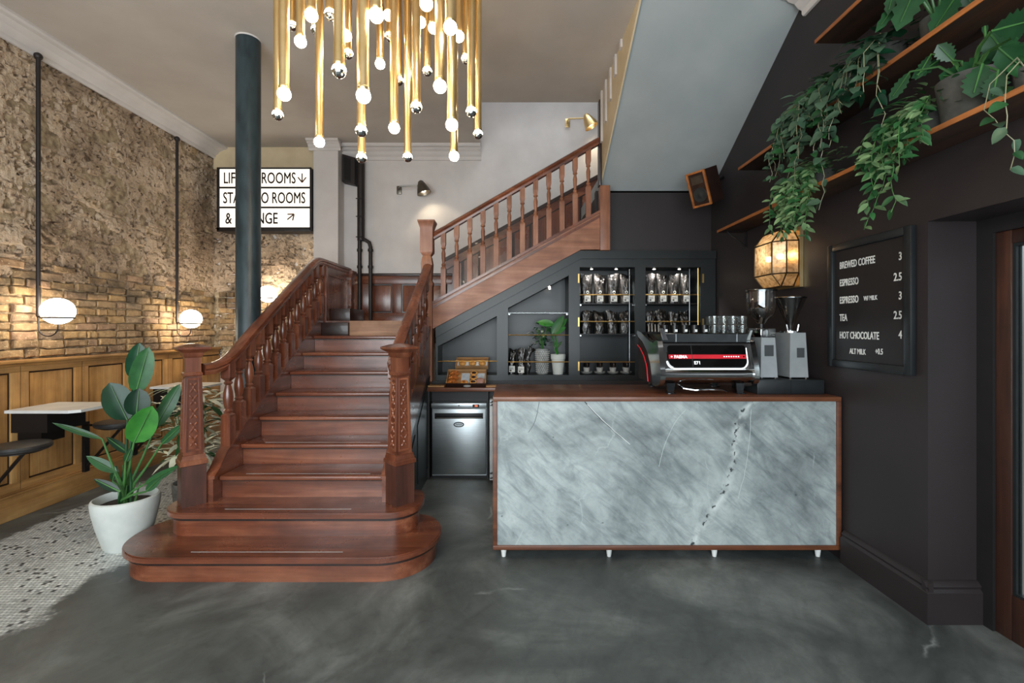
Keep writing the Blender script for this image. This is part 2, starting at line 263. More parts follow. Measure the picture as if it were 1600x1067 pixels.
# ------------------------------------------------------------------ mesh builder
class MB:
    def __init__(s): s.v = []; s.f = []
    def add(s, vs, fs):
        k = len(s.v); s.v += [tuple(q) for q in vs]; s.f += [tuple(i+k for i in f) for f in fs]; return s
    def box(s, a, b):
        (x0, y0, z0), (x1, y1, z1) = a, b
        return s.add([(x0, y0, z0), (x1, y0, z0), (x1, y1, z0), (x0, y1, z0), (x0, y0, z1), (x1, y0, z1), (x1, y1, z1), (x0, y1, z1)],
                     [(0, 3, 2, 1), (4, 5, 6, 7), (0, 1, 5, 4), (1, 2, 6, 5), (2, 3, 7, 6), (3, 0, 4, 7)])
    def bbox(s, a, b, r=.005, seg=2):
        bm = bmesh.new(); bmesh.ops.create_cube(bm, size=1)
        for v in bm.verts: v.co = Vector([(a[i]+b[i])/2 + v.co[i]*(b[i]-a[i]) for i in range(3)])
        bmesh.ops.bevel(bm, geom=bm.edges[:], offset=r, segments=seg, affect='EDGES', profile=.5)
        bm.verts.index_update(); s.add([v.co[:] for v in bm.verts], [[v.index for v in f.verts] for f in bm.faces]); bm.free(); return s
    def prism(s, poly, axis, a, b):
        """poly of 2D points in the other two axes (in xyz order), extruded along axis from a to b"""
        n = len(poly)
        def mk(p, t):
            if axis == 0: return (t, p[0], p[1])
            if axis == 1: return (p[0], t, p[1])
            return (p[0], p[1], t)
        area2 = sum(poly[i][0]*poly[(i+1) % n][1]-poly[(i+1) % n][0]*poly[i][1] for i in range(n))
        pl = poly if area2 > 0 else poly[::-1]
        if axis == 1: pl = pl[::-1]
        vs = [mk(p, a) for p in pl]+[mk(p, b) for p in pl]
        return s.add(vs, [tuple(range(n))[::-1], tuple(range(n, 2*n))]+[(i, (i+1) % n, n+(i+1) % n, n+i) for i in range(n)])
    def tube(s, pts, r, n=10, cap=True, closed=False):
        pts = [Vector(p) for p in pts]; m = len(pts); rs = r if isinstance(r, (list, tuple)) else [r]*m
        k = len(s.v); up = None; rings = []
        for i, p in enumerate(pts):
            if closed: d = pts[(i+1) % m]-pts[i-1]
            else: d = (pts[min(i+1, m-1)]-pts[max(i-1, 0)])
            d.normalize()
            if up is None: up = Vector((0, 0, 1)) if abs(d.z) < .9 else Vector((1, 0, 0))
            sd = d.cross(up); 
            if sd.length < 1e-5: sd = d.orthogonal()
            sd.normalize(); up = sd.cross(d).normalized()
            rings.append([p+(sd*math.cos(t)+up*math.sin(t))*rs[i] for t in [2*PI*j/n for j in range(n)]])
        vs = [v for rg in rings for v in rg]; fs = []
        mm = m if closed else m-1
        for i in range(mm):
            a = i*n; b = ((i+1) % m)*n
            for j in range(n): fs.append((a+j, a+(j+1) % n, b+(j+1) % n, b+j))
        if cap and not closed: fs.append(tuple(range(n))[::-1]); fs.append(tuple(range((m-1)*n, m*n)))
        return s.add(vs, fs)
    def lathe(s, prof, c=(0, 0, 0), n=24, capb=True, capt=True, sq=0.):
        """profile (r,z) around vertical axis; sq=1 makes a 4-sided section with half-width r"""
        vs = []; m = len(prof)
        for r, z in prof:
            for j in range(n):
                t = 2*PI*(j+.5)/n; vs.append((c[0]+r*math.cos(t), c[1]+r*math.sin(t), c[2]+z))
        fs = [(i*n+j, i*n+(j+1) % n, (i+1)*n+(j+1) % n, (i+1)*n+j) for i in range(m-1) for j in range(n)]
        if capb: fs.append(tuple(range(n))[::-1])
        if capt: fs.append(tuple(range((m-1)*n, m*n)))
        return s.add(vs, fs)
    def sqlathe(s, prof, c=(0, 0, 0), rot=0.):
        k = len(s.v); q = MB().lathe([(r*math.sqrt(2), z) for r, z in prof], (0, 0, 0), 4)
        M = Matrix.Translation(c) @ Matrix.Rotation(rot, 4, 'Z'); return s.add([M @ Vector(v) for v in q.v], q.f)
    def sphere(s, c, r, n=20, m=12, sz=1., z0=-1., z1=1.):
        a0 = math.asin(z0); a1 = math.asin(z1)
        prof = [(max(r*math.cos(a0+(a1-a0)*i/m), 1e-4), r*math.sin(a0+(a1-a0)*i/m)*sz) for i in range(m+1)]
        return s.lathe(prof, c, n)
    def xf(s, M): s.v = [tuple(M @ Vector(v)) for v in s.v]; return s
    def grid(s, fn, nu, nv):
        k = [[fn(i/(nu-1), j/(nv-1)) for j in range(nv)] for i in range(nu)]
        return s.add([p for row in k for p in row], [(i*nv+j, (i+1)*nv+j, (i+1)*nv+j+1, i*nv+j+1) for i in range(nu-1) for j in range(nv-1)])
    def mesh(s, name, mat, smooth=True, ang=35):
        me = bpy.data.meshes.new(name); me.from_pydata(s.v, [], s.f); me.update()
        if mat: me.materials.append(MATS[mat] if isinstance(mat, str) else mat)
        if smooth and len(me.polygons):
            me.polygons.foreach_set('use_smooth', [True]*len(me.polygons)); me.set_sharp_from_angle(angle=math.radians(ang))
        return me
    def build(s, name, mat, parent=None, local=False, smooth=True, ang=35):
        if parent is not None and not local:
            L = wloc(parent); s.v = [(a-L[0], b-L[1], c-L[2]) for a, b, c in s.v]
        o = bpy.data.objects.new(name, s.mesh(name, mat, smooth, ang)); C.objects.link(o); o.parent = parent; return o
def wloc(o):
    L = Vector(o.location)
    while o.parent: o = o.parent; L = L+Vector(o.location)
    return L
def inst(name, me, parent, M):
    o = bpy.data.objects.new(name, me); C.objects.link(o); o.parent = parent; o.matrix_basis = M; return o
def tag(o, label, cat, group=None):
    o['label'] = label; o['category'] = cat
    if group: o['group'] = group
    return o
def thing(name, label, cat, loc=(0, 0, 0), rz=0., group=None):
    o = bpy.data.objects.new(name, None); C.objects.link(o); o.location = loc; o.rotation_euler = (0, 0, rz); o.empty_display_size = .1; return tag(o, label, cat, group)
def struct(name, mb, mat, smooth=True):
    o = mb.build(name, mat, None, True, smooth); o['kind'] = 'structure'; return o
def sempty(name, loc=(0, 0, 0)):
    o = bpy.data.objects.new(name, None); C.objects.link(o); o.location = loc; o['kind'] = 'structure'; return o
def one(name, mb, mat, label, cat, loc, group=None, rz=0.):
    """single-mesh thing; verts in local coords around loc"""
    o = mb.build(name, mat, None, True); o.location = loc; o.rotation_euler = (0, 0, rz); return tag(o, label, cat, group)
def copy_tree(o, parent=None):
    c = o.copy(); C.objects.link(c); c.parent = parent
    for ch in list(o.children): copy_tree(ch, c)
    return c
def textmb(s, size, xs=.62, align='LEFT', ext=.0012, bold=0.):
    cu = bpy.data.curves.new('t', 'FONT'); cu.body = s; cu.size = size; cu.extrude = ext; cu.align_x = align; cu.resolution_u = 3; cu.offset = bold
    o = bpy.data.objects.new('t', cu); C.objects.link(o); dg = bpy.context.evaluated_depsgraph_get(); me = o.evaluated_get(dg).to_mesh()
    mb = MB().add([(v.co.x*xs, v.co.y, v.co.z) for v in me.vertices], [tuple(p.vertices) for p in me.polygons]); o.evaluated_get(dg).to_mesh_clear()
    bpy.data.objects.remove(o); bpy.data.curves.remove(cu); return mb
def frame3(o, xa, ya):
    """matrix with local x->xa, local y->ya, origin o"""
    xa = Vector(xa).normalized(); ya = Vector(ya).normalized(); za = xa.cross(ya)
    return Matrix(((xa.x, ya.x, za.x, o[0]), (xa.y, ya.y, za.y, o[1]), (xa.z, ya.z, za.z, o[2]), (0, 0, 0, 1)))
def vnoise(nx, ny, cells, rng):
    gx, gy = cells; g = rng.random((gx+2, gy+2)); u = np.linspace(0, gx, nx); v = np.linspace(0, gy, ny)
    iu = np.minimum(u.astype(int), gx); iv = np.minimum(v.astype(int), gy); fu = u-iu; fv = v-iv; fu = fu*fu*(3-2*fu); fv = fv*fv*(3-2*fv)
    a = g[np.ix_(iu, iv)]; b = g[np.ix_(iu+1, iv)]; c = g[np.ix_(iu, iv+1)]; d = g[np.ix_(iu+1, iv+1)]
    return (a*(1-fu)[:, None]+b*fu[:, None])*(1-fv)[None]+(c*(1-fu)[:, None]+d*fu[:, None])*fv[None]
# ================================================================== SETTING
XL, XR, YB, ZC, YS = -4.25, 2.27, 6.5, 4.17, 5.19
struct('floor', MB().box((XL-.1, -2.1, -.1), (2.75, YB+.1, 0)), 'floor_mix')
ce = sempty('ceiling', (0, 0, ZC))
MB().box((XL-.1, -2.1, ZC), (-.44, YB+.1, ZC+.25)).build('ceiling_slab', 'ceiling_paint', ce)
MB().box((-.44, -2.1, ZC), (.985, YS, ZC+.25)).build('ceiling_slab', 'ceiling_paint', ce)
MB().box((.985, -2.1, ZC), (XR+.1, 3.5, ZC+.25)).build('ceiling_slab', 'ceiling_paint', ce)
# --- rough plaster sheet with chips and ghost brick courses
def rough_sheet(fn, u0, u1, v0, v1, step, seed, ragged_top=.03):
    nx = int((u1-u0)/step)+1; ny = int((v1-v0)/step)+1; rg = np.random.default_rng(seed)
    U = np.linspace(u0, u1, nx); V = np.linspace(v0, v1, ny)
    h = (vnoise(nx, ny, (int((u1-u0)*3), int((v1-v0)*3)), rg)-.5)*.03
    n2 = vnoise(nx, ny, (int((u1-u0)*16), int((v1-v0)*22)), rg); n3 = vnoise(nx, ny, (int((u1-u0)*34), int((v1-v0)*38)), rg); n4 = vnoise(nx, ny, (int((u1-u0)*8), int((v1-v0)*12)), rg)
    h -= np.clip(n2*.6+n3*.5-.66, 0, .12)*.34; h -= np.clip(.38-n4, 0, .12)*.20; h += (n3-.5)*.016+(n2-.5)*.014
    vv = (V/.0775) % 1; jt = np.clip(1-np.abs(vv-.5)*2, 0, .14)/.14; amp = vnoise(nx, ny, (int((u1-u0)*2), int((v1-v0)*3)), rg)
    h -= ((1-jt)[None, :])*.012*np.clip(amp*1.6-.35, 0, 1)
    vs = [fn(U[i], V[j], h[i, j]) for i in range(nx) for j in range(ny)]
    fs = [(i*ny+j, (i+1)*ny+j, (i+1)*ny+j+1, i*ny+j+1) for i in range(nx-1) for j in range(ny-1)]
    return MB().add(vs, fs)
def brick_variants():
    out = []
    for k in range(10):
        L = .208+R.uniform(-.012, .012); H = .064+R.uniform(-.004, .003)
        bm = bmesh.new(); bmesh.ops.create_cube(bm, size=1)
        for v in bm.verts: v.co = Vector((v.co.x*L, v.co.y*.05, v.co.z*H))
        bmesh.ops.subdivide_edges(bm, edges=[e for e in bm.edges if abs((e.verts[0].co-e.verts[1].co).x) > .1], cuts=2)
        for v in bm.verts: v.co += Vector((R.uniform(-.006, .006), R.uniform(-.006, .006), R.uniform(-.005, .005)))
        bmesh.ops.bevel(bm, geom=[e for e in bm.edges if any(f.normal.y < -.5 for f in e.link_faces)], offset=.008, segments=1, affect='EDGES')
        me = bpy.data.meshes.new('brick'); bm.to_mesh(me); bm.free(); me.materials.append(MATS['brick']); me.polygons.foreach_set('use_smooth', [False]*len(me.polygons)); out.append(me)
    return out
BV = brick_variants()
def lay(parent, u0, u1, z0, rows, place):
    for r_ in range(rows):
        u = u0-(.11 if r_ % 2 else 0.)
        while u < u1:
            half = R.random() < .22; L = .113 if half else .232
            uc = u+L/2
            if uc-L/2 >= u0-.06 and uc+L/2 <= u1+.02 and not (r_ > rows-4 and R.random() < .22*(r_-rows+4)):
                M = place(uc, z0+r_*.0775+.039+R.uniform(-.004, .004), R.uniform(-.008, .006)) @ Matrix.Rotation(R.uniform(-.03, .03), 4, 'Y')
                if half: M = M @ Matrix.Diagonal((.47, 1, 1, 1))
                inst('brick', R.choice(BV), parent, M)
            u += L
wl = struct('wall_left', MB().box((XL-.15, -2.1, 0), (XL-.035, YB+.1, ZC+.1)), 'mortar')
rough_sheet(lambda u, v, h: (XL-.012+h, u, v), 2.6, 6.56, 2.02, 4.06, .0135, 3).build('plaster', 'old_plaster', wl, True)
rough_sheet(lambda u, v, h: (XL-.034+h*.8, u, v), 2.6, 6.56, 1.26, 2.06, .016, 5).build('mortar_bed', 'mortar', wl, True)
lay(wl, 3.05, 6.5, 1.335, 11, lambda u, z, d: Matrix.Translation((XL-.022+d, u, z)) @ Matrix.Rotation(PI/2, 4, 'Z'))
wb = struct('wall_back', MB().box((-2.74, YB, 0), (XR+.1, YB+.12, 6.7)).box((XL-.15, YB+.05, 0), (-2.74, YB+.12, ZC+.1)), 'plaster_white')
rough_sheet(lambda u, v, h: (u, YB+.01-h, v), -4.33, -2.72, 2.1, 3.9, .016, 8).build('plaster', 'old_plaster', wb, True)
rough_sheet(lambda u, v, h: (u, YB+.03-h, v), -4.33, -2.72, .9, 2.12, .02, 9).build('mortar_bed', 'mortar', wb, True)
lay(wb, -4.2, -2.75, 1.335, 11, lambda u, z, d: Matrix.Translation((u, YB+.02-d, z)))
MB().box((XL, YB-.02, 3.86), (-2.74, YB+.05, ZC)).build('plaster_band', 'cream_paint', wb)
MB().box((-2.74, 6.28, 0), (-2.40, YB, ZC)).build('pilaster', 'plaster_white', wb)
# right wall with its recessed door
wr = struct('wall_right', MB().box((XR, 2.484, 0), (XR+.12, YB+.1, 6.7)).box((XR, -2.1, 2.18), (XR+.6, 2.4839, ZC+.1)).box((XR+.12, 2.484, 0), (2.70, 2.60, 2.18)).box((2.61, -2.1, 0), (2.7, 1.42, 2.2)), 'brown_wall')
# shop front behind the camera: piers, sill and head around a wide window
fr = sempty('wall_front', (0, -1.95, 0))
for a, b in (((XL, -2.0, 0), (-3.75, -1.9, ZC)), ((1.95, -2.0, 0), (2.7, -1.9, ZC)), ((-3.75, -2.0, 0), (1.95, -1.9, .45)), ((-3.75, -2.0, 3.05), (1.95, -1.9, ZC)), ((-1.95, -2.0, .45), (-1.85, -1.9, 3.05)), ((.05, -2.0, .45), (.15, -1.9, 3.05))):
    MB().box(a, b).build('wall_panel', 'brown_wall', fr)
# stairwell above
sw = sempty('wall_stairwell', (0, 5, ZC))
MB().box((-.5, YS-.1, ZC+.25), (-.44, YB, 6.7)).build('wall_panel', 'plaster_white', sw)
MB().box((-.5, 3.3, ZC+.25), (XR, 3.4, 6.7)).build('wall_panel', 'plaster_white', sw)
MB().box((-.5, 3.3, 6.7), (XR+.1, YB+.1, 6.8)).build('roof_panel', 'plaster_white', sw)
# dark wall under the upper flight, landing slab, sloping soffit and its string
wu = sempty('wall_understair', (1.6, YS, 2.4))
MB().box((.955, YS, 2.40), (XR, YS+.08, 3.16)).build('wall_panel', 'brown_wall', wu)
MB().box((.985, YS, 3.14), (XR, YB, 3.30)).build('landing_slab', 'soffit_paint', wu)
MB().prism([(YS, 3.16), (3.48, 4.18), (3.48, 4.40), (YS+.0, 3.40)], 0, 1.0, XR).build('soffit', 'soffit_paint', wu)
MB().prism([(YS, 3.13), (3.48, 4.15), (3.48, 4.4), (YS, 4.4)], 0, .985, 1.0).build('stair_string', 'cream_paint', wu)
for k in range(5): MB().box((.965, 4.05+.22*k, 3.62+.12*(4-k)), (.984, 4.11+.22*k, ZC)).build('string_batten', 'plaster_white', wu)
# cornices
CP = [(0, -.16), (.02, -.16), (.03, -.145), (.03, -.12), (.06, -.105), (.085, -.07), (.13, -.055), (.145, -.04), (.185, -.035), (.2, -.02), (.2, 0), (0, 0)]
struct('trim_1', MB().prism([(XL+d*1.0, ZC+z) for d, z in CP], 1, -1.9, YB), 'plaster_white')
struct('trim_2', MB().prism([(YB-d*.9, ZC+z*1.15) for d, z in CP], 0, -2.40, -.44).prism([(6.28-d*.6, ZC+z*.8) for d, z in CP], 0, -2.80, -2.36), 'plaster_white')
struct('trim_3', MB().prism([(XR-d, ZC+z) for d, z in CP], 1, -1.9, 3.52), 'plaster_white')
# left timber wainscot: rails, stiles and fielded panels
tw = sempty('trim_4', (-4.2, 4.5, 0))
XW = -4.185
MB().box((XL-.03, -1.9, 0), (XW-.02, YB, 1.30)).build('backing', 'dark_groove', tw)
MB().bbox((XL-.03, -1.9, 1.298), (XW+.035, YB, 1.325), .006).bbox((XL, -1.9, 1.275), (XW+.015, YB, 1.30), .004).build('cap_rail', 'oak_y', tw)
MB().bbox((XW-.03, -1.9, 1.222), (XW, YB, 1.276), .002).build('rail', 'oak_y', tw)
MB().bbox((XW-.03, -1.9, .225), (XW, YB, .293), .002).build('rail', 'oak_y', tw)
for k in range(-1, 6):
    y0 = 3.395+.555*k; y1 = y0+.404
    MB().bbox((XW-.03, y1+.006, .293), (XW, y1+.145, 1.222), .002).build('stile', 'oak_z', tw)
    MB().box((XW-.03, y1+.074, .22), (XW+.0008, y1+.077, 1.30)).build('joint', 'dark_groove', tw)
    MB().bbox((XW-.025, y0+.013, .307), (XW-.012, y1-.013, 1.208), .003).build('panel', 'oak_z', tw)
bl = struct('baseboard_left', MB().bbox((XL-.03, -1.9, 0), (XW+.03, YB, .195), .004).bbox((XL, -1.9, .195), (XW+.042, YB, .212), .005).bbox((XL, -1.9, .212), (XW+.022, YB, .226), .004), 'oak_y')
# landing wainscot on the back wall and the sloping one up the return flight
tl = sempty('trim_5', (-1.5, YB, 1.68))
ZL = 1.68
MB().box((-2.40, YB-.02, ZL-.3), (-.8, YB, 2.34)).build('backing', 'dark_mahogany', tl)
MB().bbox((-2.40, YB-.065, 2.335), (-.85, YB, 2.37), .006).build('cap_rail', 'dark_mahogany', tl)
MB().bbox((-2.40, YB-.04, 2.22), (-.85, YB-.018, 2.335), .003).build('rail', 'mahogany_x', tl)
MB().bbox((-2.40, YB-.04, ZL-.1), (-.85, YB-.018, ZL+.13), .003).build('rail', 'mahogany_x', tl)
xx = [P(q, 0, YB).x for q in (578, 614, 628, 668)]
for a, b in ((-2.40, xx[0]), (xx[1], xx[2])):
    MB().bbox((a, YB-.04, ZL+.13), (b, YB-.018, 2.22), .003).build('stile', 'mahogany_z', tl)
for a, b in ((xx[0], xx[1]), (xx[2], -.93)):
    MB().bbox((a+.02, YB-.034, ZL+.15), (b-.02, YB-.015, 2.20), .012).build('panel', 'mahogany_z', tl)
def zs_up(X): return 2.50+.545*(X+1.115)
ts = sempty('trim_6', (0, YB, 2.5))
MB().prism([(-.95, 1.7), (-.95, zs_up(-.95)-.03), (1.25, zs_up(1.25)-.03), (2.2, zs_up(1.25)-.03), (2.2, 1.7)], 1, YB-.02, YB).build('backing', 'dark_mahogany', ts)
MB().prism([(-.95, zs_up(-.95)-.05), (-.95, zs_up(-.95)), (1.25, zs_up(1.25)), (1.25, zs_up(1.25)-.05)], 1, YB-.06, YB).build('cap_rail', 'dark_mahogany', ts)
MB().prism([(-.95, zs_up(-.95)-.17), (-.95, zs_up(-.95)-.05), (1.25, zs_up(1.25)-.05), (1.25, zs_up(1.25)-.17)], 1, YB-.035, YB-.018).build('rail', 'mahogany_x', ts)
for k in range(9):
    a = -.92+.24*k; b = a+.2
    MB().prism([(a, zs_up(a)-.75), (a, zs_up(a)-.19), (b, zs_up(b)-.19), (b, zs_up(b)-.75)], 1, YB-.032, YB-.018).build('panel', 'mahogany_z', ts)
# baseboard right
struct('baseboard_right', MB().prism([(XR, 0), (XR-.035, 0), (XR-.035, .17), (XR-.022, .185), (XR-.028, .2), (XR-.012, .22), (XR, .225)], 1, 2.4505, 3.10)
       .prism([(2.484, 0), (2.449, 0), (2.449, .17), (2.462, .185), (2.456, .2), (2.472, .22), (2.484, .225)], 0, XR-.033, 2.535), 'brown_wall')
# recessed glazed door at the right
d1 = sempty('door_1', (2.56, 2.0, 0))
MB().box((2.535, 2.40, 0), (2.60, 2.484, 2.18)).box((2.535, 1.42, 2.10), (2.60, 2.40, 2.18)).build('door_frame', 'black_paint', d1)
MB().bbox((2.55, 2.325, .0), (2.60, 2.40, 2.10), .004).build('stile', 'door_wood', d1)
MB().bbox((2.55, 1.42, .0), (2.60, 1.50, 2.10), .004).build('stile', 'door_wood', d1)
MB().bbox((2.552, 1.50, .0), (2.598, 2.325, .235), .004).build('rail', 'door_wood', d1)
MB().bbox((2.552, 1.50, 2.03), (2.598, 2.325, 2.10), .004).build('rail', 'door_wood', d1)
MB().box((2.558, 1.50, .235), (2.592, 1.515, 2.03)).box((2.558, 2.31, .235), (2.592, 2.325, 2.03)).box((2.558, 1.515, .235), (2.592, 2.31, .25)).box((2.558, 1.515, 2.015), (2.592, 2.31, 2.03)).build('glazing_bead', 'black_steel_stand', d1)
MB().box((2.572, 1.515, .25), (2.578, 2.31, 2.015)).build('pane', 'frosted_door_glass', d1)

# ================================================================== STAIRCASE
st = thing('staircase', 'red mahogany staircase with carved newels, turned balusters and a return flight', 'staircase', (-1.55, 3.4, 0))
RI, GO, Y1 = .168, .266, 2.829
XI0, XI1, XLB, XRB = -2.165, -.945, -2.195, -.915
def rounded(x0, x1, yf, yb, rx, ry, n=14):
    pts = [(x0+.02, yb)]
    pts = []
    for i in range(n+1):
        t = PI/2*i/n; pts.append((x0+rx-rx*math.cos(t), yf+ry-ry*math.sin(t)))
    for i in range(n+1):
        t = PI/2*(1-i/n); pts.append((x1-rx+rx*math.cos(t), yf+ry-ry*math.sin(t)))
    return pts
def bulltread(x0, x1, yf, yb, rx, ry, z0, z1, inset, back):
    # back half: quarter turn back towards the newel
    p = rounded(x0+inset, x1-inset, yf+inset, yb, rx-inset, ry-inset)
    n = 10; q = []
    for i in range(1, n+1):
        t = PI/2*i/n; q.append((x1-inset-back*(1-math.cos(t)), yf+ry+(yb-yf-ry)*math.sin(t)))
    q2 = [(x0+x1-a, b) for a, b in q[::-1]]
    return p+q+q2
def bullstep(x0, x1, yf, yb, rx, ry, back, z):
    MB().prism(bulltread(x0, x1, yf, yb, rx, ry, 0, 0, .0, back), 2, z-.036, z-.006).prism(bulltread(x0, x1, yf, yb, rx, ry, 0, 0, .008, back), 2, z-.006, z).build('tread', 'mahogany_x', st, ang=60)
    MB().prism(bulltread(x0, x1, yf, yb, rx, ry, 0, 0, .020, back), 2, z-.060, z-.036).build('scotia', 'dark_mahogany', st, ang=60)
    MB().prism(bulltread(x0, x1, yf, yb, rx, ry, 0, 0, .034, back), 2, z-RI, z-.04).build('riser', 'mahogany_x', st, ang=60)
bullstep(-2.62, -.50, Y1, 3.50, .36, .36, .22, RI)
bullstep(-2.46, -.65, Y1+GO, 3.56, .22, .22, .08, 2*RI)
for k in range(3, 10):
    y = Y1+(k-1)*GO; z = k*RI
    MB().bbox((XI0, y, z-.034), (XI1, y+GO+.05, z), .010, 3).build('tread', 'mahogany_x', st)
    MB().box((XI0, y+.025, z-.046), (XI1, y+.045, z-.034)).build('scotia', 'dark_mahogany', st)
    MB().box((XI0, y+.04, z-RI-.01), (XI1, y+.065, z-.03)).build('riser', 'mahogany_x', st)
    if k <= 4: MB().box((XI0+.17, y+.055, z), (XI1-.12, y+.060, z+.0012)).build('grip_strip', 'saucer_grey', st)
for k, a, b in ((1, -2.05, -1.08), (2, -2.0, -1.12)): MB().box((a, Y1+(k-1)*GO+.075, k*RI), (b, Y1+(k-1)*GO+.080, k*RI+.0012)).build('grip_strip', 'saucer_grey', st)
y10 = Y1+9*GO
MB().box((-1.865, y10, 9*RI), (XI1, y10+.03, ZL)).build('riser', 'pale_riser', st)
MB().bbox((XI0, y10-.05, 9*RI-.001), (-1.865, y10+.1, ZL-.02), .004).build('plinth_block', 'dark_mahogany', st)
MB().bbox((XI0, 5.42, ZL), (-1.93, 5.95, ZL+.15), .004).build('plinth_block', 'dark_mahogany', st)
MB().box((XI0-.05, y10+.03, ZL-.14), (XI1+.02, YB-.04, ZL)).build('landing', 'mahogany_x', st)
def zn(y): return RI+(y-Y1)*RI/GO          # nosing line
def zst(y): return zn(y)+.094
# strings with a swept foot
for X in (XLB, XRB):
    top = [(3.30, .50), (3.36, .545), (3.44, zst(3.44)-.01)]+[(y, zst(y)) for y in (3.6, 4.2, 4.8, 5.22)]
    MB().prism(top+[(5.22, ZL-.3), (5.22, zn(5.22)-.30), (3.30, .20)], 0, X-.028, X+.028).build('string', 'mahogany_y', st)
    MB().prism([(y, z) for y, z in top]+[(y, z+.022) for y, z in top[::-1]], 0, X-.038, X+.038).build('string_cap', 'mahogany_y', st)
MB().prism([(3.30, .0), (5.05, 0), (5.05, zn(5.05)-.26), (3.30, .22)], 0, XLB-.02, XLB+.02).build('spandrel', 'mahogany_z', st)
MB().prism([(3.36, .0), (5.05, 0), (5.05, zn(5.05)-.26), (3.36, .24)], 0, XRB-.02, XRB+.02).build('spandrel', 'teal_black', st)
for a, b in ((3.55, 4.2), (4.3, 4.95)):
    MB().prism([(a, .12), (b, .12), (b, zn(b)-.42), (a, zn(a)-.42)] if zn(a)-.42 > .15 else [(a, .12), (b, .12), (b, zn(b)-.42), (a+.2, .15)], 0, XRB+.018, XRB+.028).build('spandrel_panel', 'teal_black', st)
# handrails
def ztop(y): return 1.589+.632*(y-3.83)
def rail_path(X, xn, ye, flat=True):
    ys = [3.335, 3.40, 3.47, 3.55, 3.64, 3.75]
    zs = [1.335, 1.338, 1.362, 1.405, 1.462, ztop(3.75)]
    pts = [(X+(xn-X)*max(0, 1-(y-3.335)/.2)**1.5, y, z) for y, z in zip(ys, zs)]
    for y in (4.0, 4.4, 4.8, 4.95): pts.append((X, y, ztop(y)))
    if flat: pts += [(X, 5.04, 2.352), (X, 5.12, 2.385), (X, 5.2, 2.398), (X, 5.3, 2.40), (X, 5.7, 2.40), (X, ye, 2.40)]
    return pts
def handrail(pts, name='handrail', parent=st, w_=.047, h_=.082, mat='mahogany_y'):
    sec = [(-w_*.72, -h_), (w_*.72, -h_), (w_*.86, -h_*.72), (w_*.78, -h_*.6), (w_, -h_*.42), (w_*.92, -h_*.15), (w_*.5, -.0), (0, .004), (-w_*.5, 0), (-w_*.92, -h_*.15), (-w_, -h_*.42), (-w_*.78, -h_*.6), (-w_*.86, -h_*.72)]
    vs = []; n = len(sec)
    for i, p in enumerate(pts):
        a = Vector(pts[max(i-1, 0)]); b = Vector(pts[min(i+1, len(pts)-1)]); d = (b-a); d.z = 0; d.normalize(); sd = Vector((d.y, -d.x, 0))
        for s_, t_ in sec: vs.append(Vector(p)+sd*s_+Vector((0, 0, t_)))
    fs = [(i*n+j, (i+1)*n+j, (i+1)*n+(j+1) % n, i*n+(j+1) % n) for i in range(len(pts)-1) for j in range(n)]+[tuple(range(n)), tuple(range((len(pts)-1)*n, len(pts)*n))[::-1]]
    return MB().add(vs, fs).build(name, mat, parent)
handrail(rail_path(XLB, -2.27, 6.10)); handrail(rail_path(XRB, -.85, 4.95, False))
# balusters: turned with square blocks, ends cut to the pitch
def baluster_mesh(name, length, slope, axis, r, mat, chunky=True):
    q = MB(); h = length; sl = slope
    n = 12
    def ring(rad, z, sq, tilt=0.):
        out = []
        for j in range(n):
            t = 2*PI*(j+.5)/n
            cx, cy = math.cos(t), math.sin(t); k = 1/max(abs(cx), abs(cy)); k = min(k, 1.414)
            rr = rad*(k if sq else 1.)
            px, py = rr*cx, rr*cy; out.append((px, py, z+tilt*(py if axis == 1 else px)))
        return out
    if chunky: prof = [(1, 0, 1, 1), (1, .30, 1, 0), (1, .335, 1, 0), (.72, .36, 0, 0), (.95, .385, 0, 0), (.62, .41, 0, 0), (.9, .47, 0, 0), (1.02, .54, 0, 0), (.9, .62, 0, 0), (.55, .70, 0, 0), (.92, .725, 0, 0), (.6, .75, 0, 0), (1, .79, 1, 0), (1, .81, 1, 0), (1, 1, 1, 1)]
    else: prof = [(1, 0, 1, 1), (1, .42, 1, 0), (1, .45, 1, 0), (.6, .48, 0, 0), (.92, .50, 0, 0), (.5, .53, 0, 0), (.75, .60, 0, 0), (.86, .68, 0, 0), (.5, .74, 0, 0), (.95, .76, 0, 0), (.7, .785, 1, 0), (1, .83, 1, 0), (1, .86, 1, 0), (1, 1, 1, 1)]
    vs = []
    for rr, z, s_, t_ in prof: vs += ring(r*rr, z*h, s_, sl if t_ else 0.)
    m = len(prof); fs = [(i*n+j, i*n+(j+1) % n, (i+1)*n+(j+1) % n, (i+1)*n+j) for i in range(m-1) for j in range(n)]+[tuple(range(n))[::-1], tuple(range((m-1)*n, m*n))]
    return q.add(vs, fs).mesh(name, mat, True, 30)
BL = baluster_mesh('baluster', .60, .632, 1, .036, 'mahogany_z')
stl = wloc(st)
for X in (XLB, XRB):
    for i in range(13):
        y = 5.2-.14*i; zb = zst(y)+.018; zt = (ztop(y) if y < 4.97 else 2.352+(min(y, 5.2)-5.04)*.2)-.075
        if X == XRB and y > 4.85: continue
        if y < 3.62: zt += .03
        inst('baluster', BL, st, Matrix.Translation(Vector((X, y, zb))-stl) @ Matrix.Diagonal((1, 1, (zt-zb)/.60, 1)))
